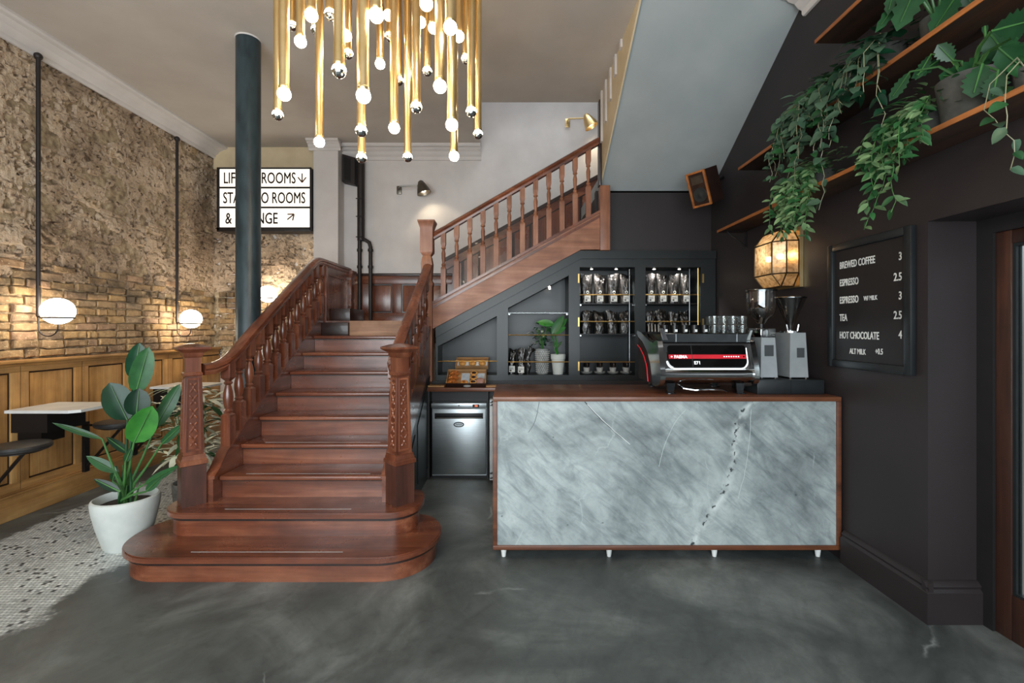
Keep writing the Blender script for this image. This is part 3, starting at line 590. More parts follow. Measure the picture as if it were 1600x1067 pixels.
# carved newels set diagonally on the second step
def carved_newel(x, y, z0):
    nw = bpy.data.objects.new('newel_post', None); C.objects.link(nw); nw.parent = st; nw.location = Vector((x, y, z0))-stl; nw.rotation_euler = (0, 0, PI/4)
    S = lambda pr: MB().sqlathe(pr)
    S([(.075, 0), (.075, .285)]).build('base_block', 'mahogany_aged', nw, True)
    S([(.074, .285), (.084, .29), (.084, .315), (.076, .322), (.076, .335), (.07, .345), (.07, .36)]).build('base_moulding', 'mahogany_z', nw, True)
    S([(.0625, .36), (.0475, .925)]).build('shaft', 'mahogany_z', nw, True)
    S([(.05, .918), (.056, .925), (.056, .938), (.05, .946)]).build('neck_moulding', 'mahogany_z', nw, True)
    S([(.048, .945), (.046, 1.05)]).build('neck_block', 'mahogany_z', nw, True)
    S([(.05, 1.05), (.058, 1.065), (.062, 1.085), (.085, 1.10), (.1, 1.112), (.1, 1.126), (.09, 1.13), (.055, 1.142), (.02, 1.15)]).build('cap', 'mahogany_z', nw, True)
    for k in range(4):
        A = Matrix.Rotation(k*PI/2, 4, 'Z')
        def face(u, zz, d): # u sideways, on the tapering face
            hw = .0625-(.015)*(zz-.36)/.565
            return A @ Vector((u*hw, -(hw+d), zz))
        fr_ = MB()
        for a, b, z0_, z1_ in ((-.78, -.62, .40, .89), (.62, .78, .40, .89)):
            vs = [face(a, z0_, 0), face(b, z0_, 0), face(b, z1_, 0), face(a, z1_, 0), face(a, z0_, .006), face(b, z0_, .006), face(b, z1_, .006), face(a, z1_, .006)]
            fr_.add(vs, [(4, 5, 6, 7), (0, 1, 5, 4), (1, 2, 6, 5), (2, 3, 7, 6), (3, 0, 4, 7)])
        for z0_, z1_ in ((.385, .40), (.89, .905)):
            vs = [face(-.78, z0_, 0), face(.78, z0_, 0), face(.78, z1_, 0), face(-.78, z1_, 0), face(-.78, z0_, .006), face(.78, z0_, .006), face(.78, z1_, .006), face(-.78, z1_, .006)]
            fr_.add(vs, [(4, 5, 6, 7), (0, 1, 5, 4), (1, 2, 6, 5), (2, 3, 7, 6), (3, 0, 4, 7)])
        fr_.build('panel_frame', 'mahogany_z', nw, True)
        cv = MB()
        zc = [.43, .485, .53, .58, .63, .675, .725, .77, .815, .86]
        for i, zz in enumerate(zc):
            for s_ in (-1, 1):
                c = face(s_*.24, zz, .0); cv.sphere((0, 0, 0), .010, 8, 5); L = len(cv.v)-8*6
                Mx = Matrix.Translation(c) @ A @ Matrix.Rotation(s_*(.7 if i % 2 else -.6), 4, 'Y') @ Matrix.Diagonal((.75, .7, 2.0 if i % 3 else 1.3, 1))
                cv.v[L:] = [tuple(Mx @ Vector(v)) for v in cv.v[L:]]
            if i % 2 == 0:
                c = face(0, zz+.02, .0); cv.sphere((0, 0, 0), .009, 8, 5); L = len(cv.v)-8*6; Mx = Matrix.Translation(c) @ A @ Matrix.Diagonal((1, .9, 1.4, 1)); cv.v[L:] = [tuple(Mx @ Vector(v)) for v in cv.v[L:]]
        cv.build('carving', 'mahogany_z', nw, True)['kind'] = 'stuff'
    return nw
carved_newel(-2.31, 3.285, 2*RI); carved_newel(-.815, 3.305, 2*RI)
# landing newel at the turn, going down to the bench, and the end newel at the back wall
def square_newel(x, y, z0, prof, mat='mahogany_z'):
    MB().sqlathe(prof, (x, y, z0)).build('newel_post', mat, st)
nt_ = P(668, 345, 5.0).z
square_newel(-.93, 5.0, 0, [(.045, .0), (.045, 1.0), (.06, 1.02), (.06, 2.05), (.066, 2.06), (.066, 2.09), (.05, 2.12), (.055, 2.2), (.06, 2.30), (.05, 2.36), (.042, 2.385), (.066, 2.42), (.068, 2.44), (.068, 2.68), (.075, 2.70), (.088, 2.745), (.092, 2.75), (.092, 2.768), (.02, 2.775)], 'upper_pine_z')
square_newel(-2.2, 6.12, ZL-.15, [(.055, 0), (.055, .30), (.05, .32), (.058, .35), (.06, .40), (.05, .44), (.06, .47), (.06, .70), (.055, .72), (.07, .76), (.085, .80), (.085, .83), (.02, .84)])
# boxed panel between the last baluster and the end newel
MB().bbox((XLB-.03, 5.30, ZL-.12), (XLB+.03, 5.37, 2.33), .003).build('panel_post', 'mahogany_z', st)
MB().box((XLB-.02, 5.37, ZL), (XLB+.01, 6.06, 2.33)).build('side_panel', 'mahogany_z', st)
MB().box((XLB-.02, 5.37, ZL), (XLB+.025, 5.43, 2.33)).box((XLB-.02, 6.0, ZL), (XLB+.025, 6.06, 2.33)).box((XLB-.02, 5.43, 2.22), (XLB+.025, 6.0, 2.33)).box((XLB-.02, 5.43, ZL), (XLB+.025, 6.0, ZL+.1)).build('side_panel_frame', 'mahogany_y', st)
# return flight: string, treads, balusters, rail, top post
YU = 5.03
X0, X1 = -.87, .965
def zsu(X): return 1.871+.546*(X+.849)
def zhr(X): return 2.651+.575*(X+.874)
MB().prism([(X0, zsu(X0)-.27), (X0, zsu(X0)), (X1, zsu(X1)), (X1, zsu(X1)-.40), (.76, zsu(.76)-.29)], 1, YU-.025, YU+.025).build('string', 'upper_pine', st)
MB().prism([(X0, zsu(X0)), (X0, zsu(X0)+.03), (X1, zsu(X1)+.03), (X1, zsu(X1))], 1, YU-.045, YU+.045).build('string_cap', 'mahogany_x', st)
MB().prism([(X0, zsu(X0)-.05), (X0, zsu(X0)-.02), (X1, zsu(X1)-.02), (X1, zsu(X1)-.05)], 1, YU-.034, YU+.02).build('string_moulding', 'mahogany_x', st)
for k in range(7):
    a = X0+.06+k*.262; z = ZL+.168+.1433*k
    MB().box((a-.02, YU+.03, z-.03), (a+.28, YB-.04, z)).build('tread', 'mahogany_y', st)
    MB().box((a, YU+.03, z-.17), (a+.02, YB-.04, z-.03)).build('riser', 'mahogany_y', st)
BU = baluster_mesh('baluster', .78, .56, 0, .027, 'upper_pine_z', False)
for i in range(12):
    X = P(693+20.55*i, 0, YU).x; zb = zsu(X)+.022; zt = zhr(X)-.075
    inst('baluster', BU, st, Matrix.Translation(Vector((X, YU, zb))-stl) @ Matrix.Diagonal((1, 1, (zt-zb)/.78, 1)))
handrail([(X0, YU, zhr(X0)), (0, YU, zhr(0)), (X1, YU, zhr(X1))], 'handrail', st, .045, .085, 'mahogany_x')
MB().bbox((.965, YU-.05, 2.45), (1.075, YU+.05, 3.16), .004).build('top_post', 'upper_pine_z', st)
MB().bbox((.955, YU-.05, 3.16), (.983, YU+.05, 4.10), .003).build('top_post_board', 'dark_mahogany', st)
# ================================================================== COUNTER
Z_CT = 1.126
cx0, cx1 = P(770, 0, YF).x, P(1316, 0, YF).x-.004
bc = thing('bar_counter', 'long bar counter faced with veined grey stone in a walnut frame', 'counter', ((cx0+cx1)/2, 3.4, 0))
MB().bbox((cx0, YF, Z_CT-.032), (cx1, 3.80, Z_CT), .004).build('countertop', 'walnut', bc)
MB().box((cx0+.03, YF+.04, .09), (cx1-.03, 3.72, Z_CT-.032)).build('carcass', 'black_paint', bc)
MB().box((cx0+.028, YF+.012, .105), (cx1-.028, YF+.04, Z_CT-.032)).build('stone_panel', 'soapstone', bc)
bpy.data.objects['stone_panel'].data.transform(Matrix.Translation(wloc(bc))); bpy.data.objects['stone_panel'].location = -wloc(bc)
MB().bbox((cx0, YF, .075), (cx1, 3.74, .105), .003).build('bottom_rail', 'walnut', bc)
for a in (cx0, cx1-.03): MB().bbox((a, YF, .105), (a+.03, 3.76, Z_CT-.032), .003).build('side_trim', 'walnut', bc)
for q in (787, 952, 1117, 1279):
    X = P(q, 0, 3.18).x
    for Y in (3.19, 3.66): MB().lathe([(.014, 0), (.017, .02), (.024, .076)], (X, Y, 0), 14).build('foot', 'white_plastic', bc)

# ================================================================== UNDER-STAIR CUPBOARD
YC = 5.06
cu = thing('shelving_unit', 'dark teal built-in shelving under the sloping stair with brass rails', 'shelving', (.6, 5.2, 0))
def Q(px, py): v = P(px, py, YC); return (v.x, v.z)
xa, xb, zt_, zb_ = Q(681, 0)[0], 2.262, Q(0, 392)[1], 1.0
D = .34
n1 = [Q(684, 586), Q(776.4, 586), Q(776.4, 493.6), Q(684, 541)]
n2 = [Q(793.7, 586), Q(888.6, 586), Q(888.6, 430.3), Q(793.7, 481)]
n3 = [Q(905.8, 586), Q(992, 586), Q(992, 417.4), Q(905.8, 417.4)]
n4 = [Q(1008.5, 586), Q(1095, 586), Q(1095, 417.4), Q(1008.5, 417.4)]
def slope_top(X): return Q(681, 507.5)[1]+(X-xa)*.525
xk = Q(903, 0)[0]
# face frame members
def mem(poly, d0=.0, d1=.03, name='face_frame', mat='teal_black'): return MB().prism(poly, 1, YC-d0, YC+d1).build(name, mat, cu)
zf = n1[0][1]
mem([(xa, zb_), (xb, zb_), (xb, zf), (xa, zf)])
mem([(xa, zf), (n1[0][0], zf), (n1[0][0], slope_top(n1[0][0])), (xa, slope_top(xa))])
for l, r in ((n1, n2), (n2, n3), (n3, n4)):
    a, b = l[1][0], r[0][0]; ta = min(slope_top(a), zt_); tb = min(slope_top(b), zt_); mem([(a, zf), (b, zf), (b, tb), (a, ta)], .004)
mem([(n4[1][0], zf), (xb, zf), (xb, zt_), (n4[1][0], zt_)], .004)
for nn in (n1, n2): mem([nn[3], nn[2], (nn[2][0], min(slope_top(nn[2][0]), zt_)), (nn[3][0], slope_top(nn[3][0]))])
for nn in (n3, n4): mem([nn[3], nn[2], (nn[2][0], zt_), (nn[3][0], zt_)])
MB().prism([(xa, slope_top(xa)-.14), (xa, slope_top(xa)), (xk, zt_), (xb, zt_), (xb, zt_-.09), (xk+.03, zt_-.09)], 1, YC-.022, YC-.004).build('fascia', 'teal_black', cu)
# niche linings
for nn in (n1, n2, n3, n4):
    MB().prism([(nn[0][0], nn[0][1]-.02), (nn[1][0], nn[1][1]-.02), (nn[2][0], nn[2][1]+.02), (nn[3][0], nn[3][1]+.02)], 1, YC+D, YC+D+.015).build('back_panel', 'teal_black', cu)
    for i, j in ((0, 1), (1, 2), (2, 3), (3, 0)):
        (ax_, az), (bx_, bz) = nn[i], nn[j]; d = Vector((bx_-ax_, bz-az)).normalized(); o = Vector((d.y, -d.x))*.012
        MB().prism([(ax_, az), (bx_, bz), (bx_+o.x, bz+o.y), (ax_+o.x, az+o.y)], 1, YC+.03, YC+D).build('lining', 'teal_black', cu)
def shelf(nn, py, mat='black_metal', d0=.04, th=.012):
    z = Q(0, py)[1]; x0 = nn[0][0]; x1 = nn[1][0]; MB().box((x0, YC+d0, z-th), (x1, YC+D, z)).build('shelf', mat, cu)
    for X in (x0+.015, x1-.015): MB().tube([(X, YC+d0-.006, z-.02), (X, YC+d0+.02, z-.02)], .008, 8).build('shelf_pin', 'chrome', cu)
    return z
def brail(nn, py): z = Q(0, py)[1]; MB().tube([(nn[0][0]-.004, YC+.012, z), (nn[1][0]+.004, YC+.012, z)], .006, 8).build('brass_rail', 'brass_pale', cu)
shelf(n2, 488, 'clear_glass'); brail(n2, 523.5); brail(n2, 565.5); brail(n1, 564.5)
S3 = [shelf(n3, 473.5), shelf(n3, 521.5)]; S4 = [shelf(n4, 473.5), shelf(n4, 521.5)]
for nn in (n3, n4):
    for q in (460.5, 502.5): brail(nn, q)
brail(n3, 565.5)
for nn, px in ((n3, 984), (n4, 1078)): X = Q(px, 0)[0]; MB().tube([(X, YC+.012, zf+.01), (X, YC+.012, nn[2][1]-.02)], .005, 8).build('steel_upright', 'chrome_dark', cu)
X = Q(1091, 0)[0]; MB().tube([(X, YC+.006, zf+.01), (X, YC+.006, n4[2][1]-.01)], .007, 8).build('brass_upright', 'brass_pale', cu)
for px, py in ((904, 435), (904, 503), (904, 572), (1098, 435), (1098, 505)):
    X, Z = Q(px, py); MB().box((X-.008, YC-.014, Z-.05), (X+.008, YC-.002, Z+.05)).build('hinge', 'brass_pale', cu)
SP = []
for nn, pxs in ((n3, (926, 965)), (n4, (1025, 1065)), (n2, (861,))):
    for px in pxs:
        X = Q(px, 0)[0]; Z = nn[2][1] if nn is not n2 else Q(0, 449)[1]; Y = YC+.17
        if nn is n2: MB().tube([(X, YC+.2, Z+.02), (X, YC+.18, Z)], .012, 10).build('spotlight', 'spot_glow', cu); continue
        MB().lathe([(.022, -.012), (.022, -.001)], (X, Y-.10, Z), 12).build('spotlight', 'chrome', cu); MB().lathe([(.014, -.016), (.014, -.012)], (X, Y-.10, Z), 12).build('spot_lens', 'spot_glow', cu)
        spot('cabinet_spot', (X, Y-.10, Z-.02), (X, Y+.05, Z-1), 34, (1, .95, .88), 120)
spot('cabinet_spot', (Q(861, 0)[0], YC+.17, Q(0, 452)[1]), (Q(861, 0)[0]-.1, YC+.3, 1.2), 2.0, (.9, .95, 1), 120)
spot('cabinet_spot', (Q(750, 0)[0], YC+.17, Q(0, 515)[1]), (Q(745, 0)[0], YC+.25, 1.0), 1.0, (.9, .95, 1), 120)
# back bench with its boards
Z_B = .972
be = thing('back_bench', 'wooden worktop along the back wall under the dark shelving', 'worktop', (.6, 4.9, 0))
xbe = P(664, 0, 4.76).x
MB().bbox((xbe, 4.76, Z_B-.04), (XR-.01, YC-.03, Z_B), .004).build('worktop', 'walnut', be)
MB().box((xbe+.02, YC-.12, 0), (XR-.01, YC-.04, Z_B-.04)).build('back_panel', 'black_paint', be)
MB().box((xbe+.0, 4.80, .0), (xbe+.04, YC-.04, Z_B-.04)).build('side_panel', 'black_paint', be)
MB().box((P(761, 0, 4.85).x, 4.83, 0), (P(763, 0, 4.85).x, YC-.1, Z_B-.04)).build('side_panel', 'black_paint', be)
MB().box((xbe, YC-.03, Z_B-.04), (XR-.01, YC, Z_B+.04)).build('upstand', 'black_paint', be)
for a, b in ((664, 694), (759, 797)):
    A, B = P(a, 0, 4.80).x, P(b, 0, 4.80).x
    one('wooden_board', MB().bbox((0, -.06, 0), (B-A, .06, .016), .004), 'crate_wood', 'pale wooden board on the worktop %s the pastry tray' % ('left of' if a < 700 else 'right of'), 'board', (A+.0, 4.86, Z_B))
# stainless fridge under the bench
f0, f1 = P(674, 0, 4.80).x, P(760, 0, 4.80).x
def fridge(x0, x1, yf, lab, badge=True):
    t = thing('undercounter_fridge', lab, 'fridge', ((x0+x1)/2, yf+.12, 0)); zt = .805
    MB().box((x0, yf+.04, .03), (x1, YC-.125, zt)).build('body', 'stainless' if badge else 'white_enamel', t)
    dr = MB().bbox((x0+.004, yf, .05), (x1-.004, yf+.038, zt-.06), .008).build('door', 'stainless' if badge else 'white_enamel', t)
    pn = MB().bbox((x0-.004, yf-.004, zt-.052), (x1+.004, yf+.04, zt), .006).build('control_panel', 'stainless' if badge else 'white_enamel', t)
    MB().box((x0, yf+.05, .0), (x1, YC-.125, .03)).build('plinth', 'black_paint', t)
    if badge:
        ww = x1-x0
        MB().bbox((x0+.06*ww, yf-.004, zt-.165), (x0+.94*ww, yf+.002, zt-.105), .003).build('handle_recess', 'black_metal', dr); MB().bbox((x0+.09*ww, yf-.007, zt-.16), (x0+.92*ww, yf-.003, zt-.152), .002).build('handle_lip', 'pewter', dr)
        b = MB(); pts = [(x0+.5*ww+.052*math.cos(a), yf-.004, zt-.225+.024*math.sin(a)) for a in [2*PI*i/24 for i in range(24)]]; b.tube(pts, .005, 6, closed=True).build('badge_ring', 'black_metal', dr)
        MB().prism([(x0+.5*ww+.05*math.cos(a), zt-.225+.022*math.sin(a)) for a in [2*PI*i/24 for i in range(24)]], 1, yf-.003, yf+.001).build('badge', 'stainless', dr)
        b = MB(); b.tube([(x0+.5*ww-.032+.008*i, yf-.005, zt-.225+.006*math.sin(i*2.1)) for i in range(9)], .0025, 5).build('badge_script', 'black_metal', dr)
        MB().box((x0+.75*ww, yf-.007, zt-.046), (x0+.87*ww, yf-.003, zt-.012), ).build('display', 'black_glass', pn); MB().box((x0+.79*ww, yf-.009, zt-.036), (x0+.84*ww, yf-.006, zt-.02)).build('display_digits', 'led_red', pn)
        MB().lathe([(.008, 0), (.008, .004)], (0, 0, 0), 12).xf(Matrix.Translation((x0+.5*ww, yf-.004, zt-.026)) @ Matrix.Rotation(PI/2, 4, 'X')).build('lock', 'chrome_dark', pn)
    return t
fridge(f0, f1, 4.80, 'stainless steel fridge with oval badge under the back worktop')
w2 = thing('fridge_door', 'narrow white edge of an appliance door beside the stainless fridge', 'appliance', (P(768, 0, 4.7).x+.0, 4.74, 0))
xw = P(765, 0, 4.7).x
MB().bbox((xw, 4.68, .03), (xw+.035, 4.80, .86), .006).build('door_edge', 'white_enamel', w2)
for z in (.06, .11, .81, .84): MB().bbox((xw+.004, 4.672, z-.012), (xw+.03, 4.682, z+.008), .002).build('hinge', 'chrome_dark', w2)

# pastry trays and pastries
def tray(name, lab, c, w_, d_, h_, tilt, dark):
    t = thing(name, lab, 'tray', c); t.rotation_euler = (tilt, 0, 0); m = 'crate_wood'
    MB().box((-w_/2, 0, 0), (w_/2, d_, .008)).build('base', m, t, True)
    MB().bbox((-w_/2-.01, -.01, 0), (w_/2+.01, 0, h_), .002).build('side', 'dark_mahogany' if dark else m, t, True)
    MB().bbox((-w_/2-.01, d_, 0), (w_/2+.01, d_+.01, h_), .002).build('side', m, t, True)
    for s_ in (-1, 1): MB().bbox((s_*w_/2-.005*(1-s_)-.0, 0, 0), (s_*w_/2+.005*(1+s_), d_, h_), .002).build('side', m, t, True)
    return t
tc1 = P(728, 600, 4.80); T1 = tray('pastry_tray', 'dark-fronted wooden tray of croissants and pastries on the worktop', (tc1.x, 4.80, Z_B+.006), .40, .22, .05, math.radians(34), True)
MB().lathe([(.03, 0), (.03, .004)], (0, 0, 0), 20).xf(Matrix.Translation((.015, -.012, .022)) @ Matrix.Rotation(PI/2, 4, 'X') @ Matrix.Diagonal((1.3, .45, 1, 1))).build('name_plate', 'saucer_grey', T1, True)
MB().box((-.06, .01, .0085), (.03, .21, .010)).box((.10, .01, .0085), (.19, .21, .010)).build('liner_paper', 'paper_blue', T1, True)
tc2 = P(737, 575, 5.12); T2 = tray('bun_tray', 'pale wooden tray of golden buns behind the brass rail', (tc2.x, 5.13, tc2.z-.01), .35, .16, .045, math.radians(30), False)
MB().box((-.17, .01, .0085), (.17, .15, .010)).build('liner_paper', 'paper_white', T2, True)
MB().box((tc2.x-.16, 5.15, zf+.001), (tc2.x+.16, 5.25, tc2.z-.005)).build('riser_block', 'black_paint', cu)
def on_tray(T, x, y, z=.012): return T.matrix_basis @ Vector((x, y, z)) if False else (Matrix.Translation(T.location) @ T.rotation_euler.to_matrix().to_4x4()) @ Vector((x, y, z))
def pastry(name, mb, mat, lab, T, x, y, parts=()):
    o = mb.build(name, mat, None, True); o.location = on_tray(T, x, y); o.rotation_euler = T.rotation_euler; tag(o, lab, 'pastry')
    for nm, m2, mt in parts: m2.build(nm, mt, o, True)
    return o
def croissant():
    q = MB(); pts = []; rs = []
    for i in range(13):
        a = PI*(.08+.84*i/12); pts.append((-.05*math.cos(a), .03*math.sin(a)-.015, .018)); rs.append(.006+.022*math.sin(PI*i/12)+(.004 if i % 2 else 0))
    return q.tube(pts, rs, 10)
for i, (x_, y_) in enumerate(((-.145, .03), (-.14, .102), (-.135, .174))):
    pastry('croissant', croissant(), 'croissant', ['croissant at the front of the dark-fronted pastry tray', 'croissant in the middle of the dark-fronted pastry tray', 'croissant at the back of the dark-fronted pastry tray'][i], T1, x_, y_)
pastry('danish_pastry', MB().sphere((0, 0, .014), .042, 16, 8, .4), 'bun', 'small round pastry with red jam on blue paper', T1, -.02, .035, [('jam', MB().sphere((0, 0, .026), .02, 12, 6, .4), 'croissant')])
for i, y_ in enumerate((.036, .108, .18)):
    pts = [(.032*math.cos(a), .026*math.sin(a), .026) for a in [2*PI*j/20 for j in range(20)]]
    pastry('chocolate_pastry', MB().sphere((0, 0, .018), .033, 16, 8, .55), 'chocolate', ['chocolate pastry with golden edge nearest the tray front', 'chocolate pastry with golden edge in the middle of its row', 'chocolate pastry with golden edge at the back of its row'][i], T1, .075, y_, [('pastry_edge', MB().tube(pts, .008, 8, closed=True), 'bun')])
pastry('pink_bun', MB().sphere((0, 0, .022), .045, 16, 8, .7), 'pink_bun', 'dusty pink bun at the right of the dark-fronted tray', T1, .15, .05)
for i, x_ in enumerate((-.11, .005, .115)):
    pastry('golden_bun', MB().sphere((0, 0, .02), .042, 16, 8, .75, -.5, 1), 'bun', ['golden bun at the left of the raised pale tray', 'golden bun in the middle of the raised pale tray', 'golden bun at the right of the raised pale tray'][i], T2, x_, .07)

# coffee bags
def bag_mesh(kind, wd, ht, dp, seed):
    rr = random.Random(seed)
    q = MB(); nu, nv = 14, 12
    ph = [rr.uniform(0, 6) for _ in range(8)]; lean = rr.uniform(-.05, .05)
    def fn(side):
        def f(u, v):
            x_ = (u-.5)*wd; z_ = v*ht; bulge = dp/2*(1-(2*u-1)**4)*(1-v**2.5)*.98+.002
            wr = .006*math.sin(9*u+7*v+ph[0])+.005*math.sin(15*v-8*u+ph[1])+.004*math.sin(21*u+ph[2]+5*v)
            top = .012*math.sin(5*u+ph[3])*v**3
            return (x_*(1-.08*v*(1-v))+lean*v*v*.3, side*(bulge+abs(wr)*(.3+v) if .02 < u < .98 else .002)-.02*v*v*(1 if seed % 2 else -.4), z_+top)
        return f
    q.grid(fn(-1), nu, nv); q.grid(fn(1), nu, nv); return q.mesh('bag', 'foil', True, 60)
LAB_N = ['leftmost', 'second from left', 'third from left', 'rightmost']
def bag(px, zb, dy, wd, ht, lab, seed, label_card, group):
    t = thing('coffee_bag', lab, 'coffee bag', (P(px, 0, YC+dy).x, YC+dy, zb), R.uniform(-.08, .08), group)
    o = bpy.data.objects.new('foil_body', bag_mesh(0, wd, ht, .085, seed)); C.objects.link(o); o.parent = t; o.scale = (1, 1, 1)
    if label_card:
        lc = MB().box((-.034, -.050, .02), (.034, -.0475, .09)).build('label_card', 'paper_white', t, True)
        MB().box((-.026, -.0508, .03), (-.004, -.0499, .045)).box((-.026, -.0508, .052), (.022, -.0499, .056)).box((-.026, -.0508, .064), (.016, -.0499, .068)).build('label_print', 'ink', lc, True)
        b = MB(); b.tube([(.012*math.cos(a), -.049, .125+.014*math.sin(a)) for a in [2*PI*i/12 for i in range(12)]], .003, 6, closed=True).build('emblem', 'white_plastic', t, True)
    return t
sd = 1
for ci, (cabn, pxs, sh) in enumerate((('left', (916.5, 937, 957.5, 977), S3), ('right', (1016, 1034, 1052, 1071), S4))):
    for i, px in enumerate(pxs):
        bag(px, sh[0]+.001, .12, .135-.015*ci, .33, 'shiny foil coffee bag, %s, top shelf of %s lit cabinet' % (LAB_N[i], cabn), sd, True, 'coffee bags on the top shelves'); sd += 1
    for i, px in enumerate(pxs):
        bag(px-1, sh[1]+.001, .14, .132-.015*ci, .24+.03*R.random(), 'crumpled black coffee bag, %s, second shelf of %s lit cabinet' % (LAB_N[i], cabn), sd, False, 'coffee bags on the second shelves'); sd += 1
bag(800, zf+.001, .18, .08, .28, 'narrow dark coffee bag at the far left of the plant niche', 40, True, 'coffee bags in the plant niche')
bag(814.5, zf+.001, .10, .105, .29, 'dark coffee bag with white label beside the dotted plant pot', 41, True, 'coffee bags in the plant niche')
one('foil_pouch', MB().tube([(0, 0, 0), (.01, 0, .08), (.0, 0, .18), (.02, 0, .25), (.05, 0, .30)], [.012, .028, .022, .026, .05], 10).xf(Matrix.Diagonal((1, .5, 1, 1))), 'foil', 'thin twisted foil pouch standing left of the dotted pot', 'pouch', (P(825, 0, YC+.1).x, YC+.1, zf+.001))
# saucer and cup stacks
cupm = MB().lathe([(.018, 0), (.028, .004), (.036, .03), (.04, .055), (.037, .055), (.033, .03), (.02, .01)], n=20, capt=True).mesh('cup', 'saucer_grey')
saum = MB().lathe([(.025, 0), (.045, .006), (.066, .018), (.064, .02), (.03, .010)], n=24).mesh('saucer', 'saucer_grey')
bcup = MB().lathe([(.02, 0), (.03, .005), (.034, .03), (.036, .05), (.033, .05), (.02, .01)], n=20).mesh('cup', 'cup_black')
hdl = MB().tube([(0, -.03, .038), (0, -.05, .042), (0, -.058, .028), (0, -.046, .014), (0, -.03, .016)], .0045, 8).mesh('handle', 'chrome')
for i, px in enumerate((916.5, 937, 957.5, 978)):
    X = P(px, 0, YC+.11).x; Y = YC+.11
    for k in range(2):
        o = bpy.data.objects.new('saucer', saum); C.objects.link(o); o.location = (X, Y, zf+.001+.010*k); tag(o, 'grey saucer, %s of the %s cup stack on the bottom shelf' % (('lower', 'upper')[k], LAB_N[i]), 'saucer', 'saucers under the cups')
    o = bpy.data.objects.new('coffee_cup', cupm); C.objects.link(o); o.location = (X, Y, zf+.022); tag(o, 'pale grey cup in the %s cup stack on the bottom shelf' % LAB_N[i], 'cup', 'grey cups on the bottom shelf')
    t = thing('coffee_cup', 'small black cup with shiny handle atop the %s cup stack' % LAB_N[i], 'cup', (X, Y, zf+.078), 0, 'black cups on the cup stacks')
    for nm, me in (('bowl', bcup), ('handle', hdl)): o = bpy.data.objects.new(nm, me); C.objects.link(o); o.parent = t

# ================================================================== plants (helpers)
def leaf_mesh(name, L, W, mat, shape='lance', bend=.25, fold=.18, n=7, mid=False):
    q = MB(); rows = []
    for i in range(n+1):
        s_ = i/n
        if shape == 'lance': wv = math.sin(PI*min(1, s_**.85))**.75
        elif shape == 'paddle': wv = (math.sin(PI*s_**.9))**.5 if 0 < s_ < 1 else 0
        elif shape == 'heart': wv = (math.sin(PI*s_**.65))**.7 if 0 < s_ < 1 else 0
        elif shape == 'lobed': wv = (math.sin(PI*s_**1.2))**.6*(1+.16*(-1)**i) if 0 < s_ < 1 else 0
        wv = max(wv, .03)*W/2; zz = -bend*L*s_*s_
        rows.append([(-wv, s_*L, zz+fold*wv), (-wv*.5, s_*L, zz+fold*wv*.4), (0, s_*L, zz), (wv*.5, s_*L, zz+fold*wv*.4), (wv, s_*L, zz+fold*wv)])
    vs = [p for r_ in rows for p in r_]; fs = [(i*5+j, i*5+j+1, (i+1)*5+j+1, (i+1)*5+j) for i in range(n) for j in range(4)]
    return q.add(vs, fs).mesh(name, mat, True, 80)
def orient(p, d, up, sc=1.):
    d = Vector(d).normalized(); up = Vector(up); sx_ = d.cross(up)
    if sx_.length < 1e-4: sx_ = d.orthogonal()
    sx_.normalize(); nz_ = sx_.cross(d)
    return Matrix(((sx_.x, d.x, nz_.x, p[0]), (sx_.y, d.y, nz_.y, p[1]), (sx_.z, d.z, nz_.z, p[2]), (0, 0, 0, 1))) @ Matrix.Scale(sc, 4)
def pot(t, prof, mat, soil_r, soil_z, n=36):
    MB().lathe(prof, n=n, capt=False).build('pot', mat, t, True); MB().lathe([(.001, soil_z+.008), (soil_r*.6, soil_z+.006), (soil_r, soil_z)][::-1], n=20).build('soil', 'soil', t, True)
# big strelitzia by the stair foot
pc = Vector((-2.83, 3.34, 0))
bp = thing('potted_plant', 'tall broad-leaved plant in a large pale pot beside the stair foot', 'plant', pc)
pot(bp, [(.12, 0), (.135, .02), (.175, .17), (.198, .28), (.205, .345), (.20, .362), (.188, .368), (.178, .35), (.172, .31), (.165, .30)], 'pot_white', .17, .31)
def big_leaf(base, tip, wpx, dy, mat, flip=0., shape='paddle', rootx=0.):
    Y = pc.y+dy; A = P(base[0], base[1], Y)-pc; B = P(tip[0], tip[1], Y+flip)-pc; L = (B-A).length; W = wpx/F*Y*.86
    toc = (Vector((0, 0, EYE))-pc-A).normalized()
    me = leaf_mesh('leaf', L, W, mat, shape, .06, .22, 9); o = inst('leaf', me, bp, orient(A, B-A, toc))
    MB().tube([A, A+(B-A)*.5-toc*(-.004), A+(B-A)*.92], [.006, .004, .002], 6).build('midrib', 'stem_green', bp, True)
    r0 = Vector((rootx+R.uniform(-.03, .03), R.uniform(-.04, .04)+dy*.15, .30)); mid_ = r0*.45+A*.55+Vector((0, 0, .03))
    MB().tube([r0, r0*.7+A*.3+Vector((-(A.x-r0.x)*.12, 0, .02)), mid_, A], [.011, .010, .008, .006], 8).build('stem', 'stem_green' if mat != 'leaf_deep' else 'leaf_mid', bp, True)
big_leaf((208, 592), (218, 536), 30, .10, 'leaf_deep'); big_leaf((212, 614), (232, 543), 34, .02, 'leaf_mid'); big_leaf((199, 656), (171, 598), 46, -.02, 'leaf_deep', -.05)
big_leaf((213, 650), (217, 607), 38, -.06, 'leaf_deep'); big_leaf((209, 692), (237, 636), 44, -.10, 'leaf_bright', -.02); big_leaf((243, 667), (281, 600), 24, .08, 'leaf_mid', .1); big_leaf((252, 694), (284, 664), 14, .04, 'leaf_mid')
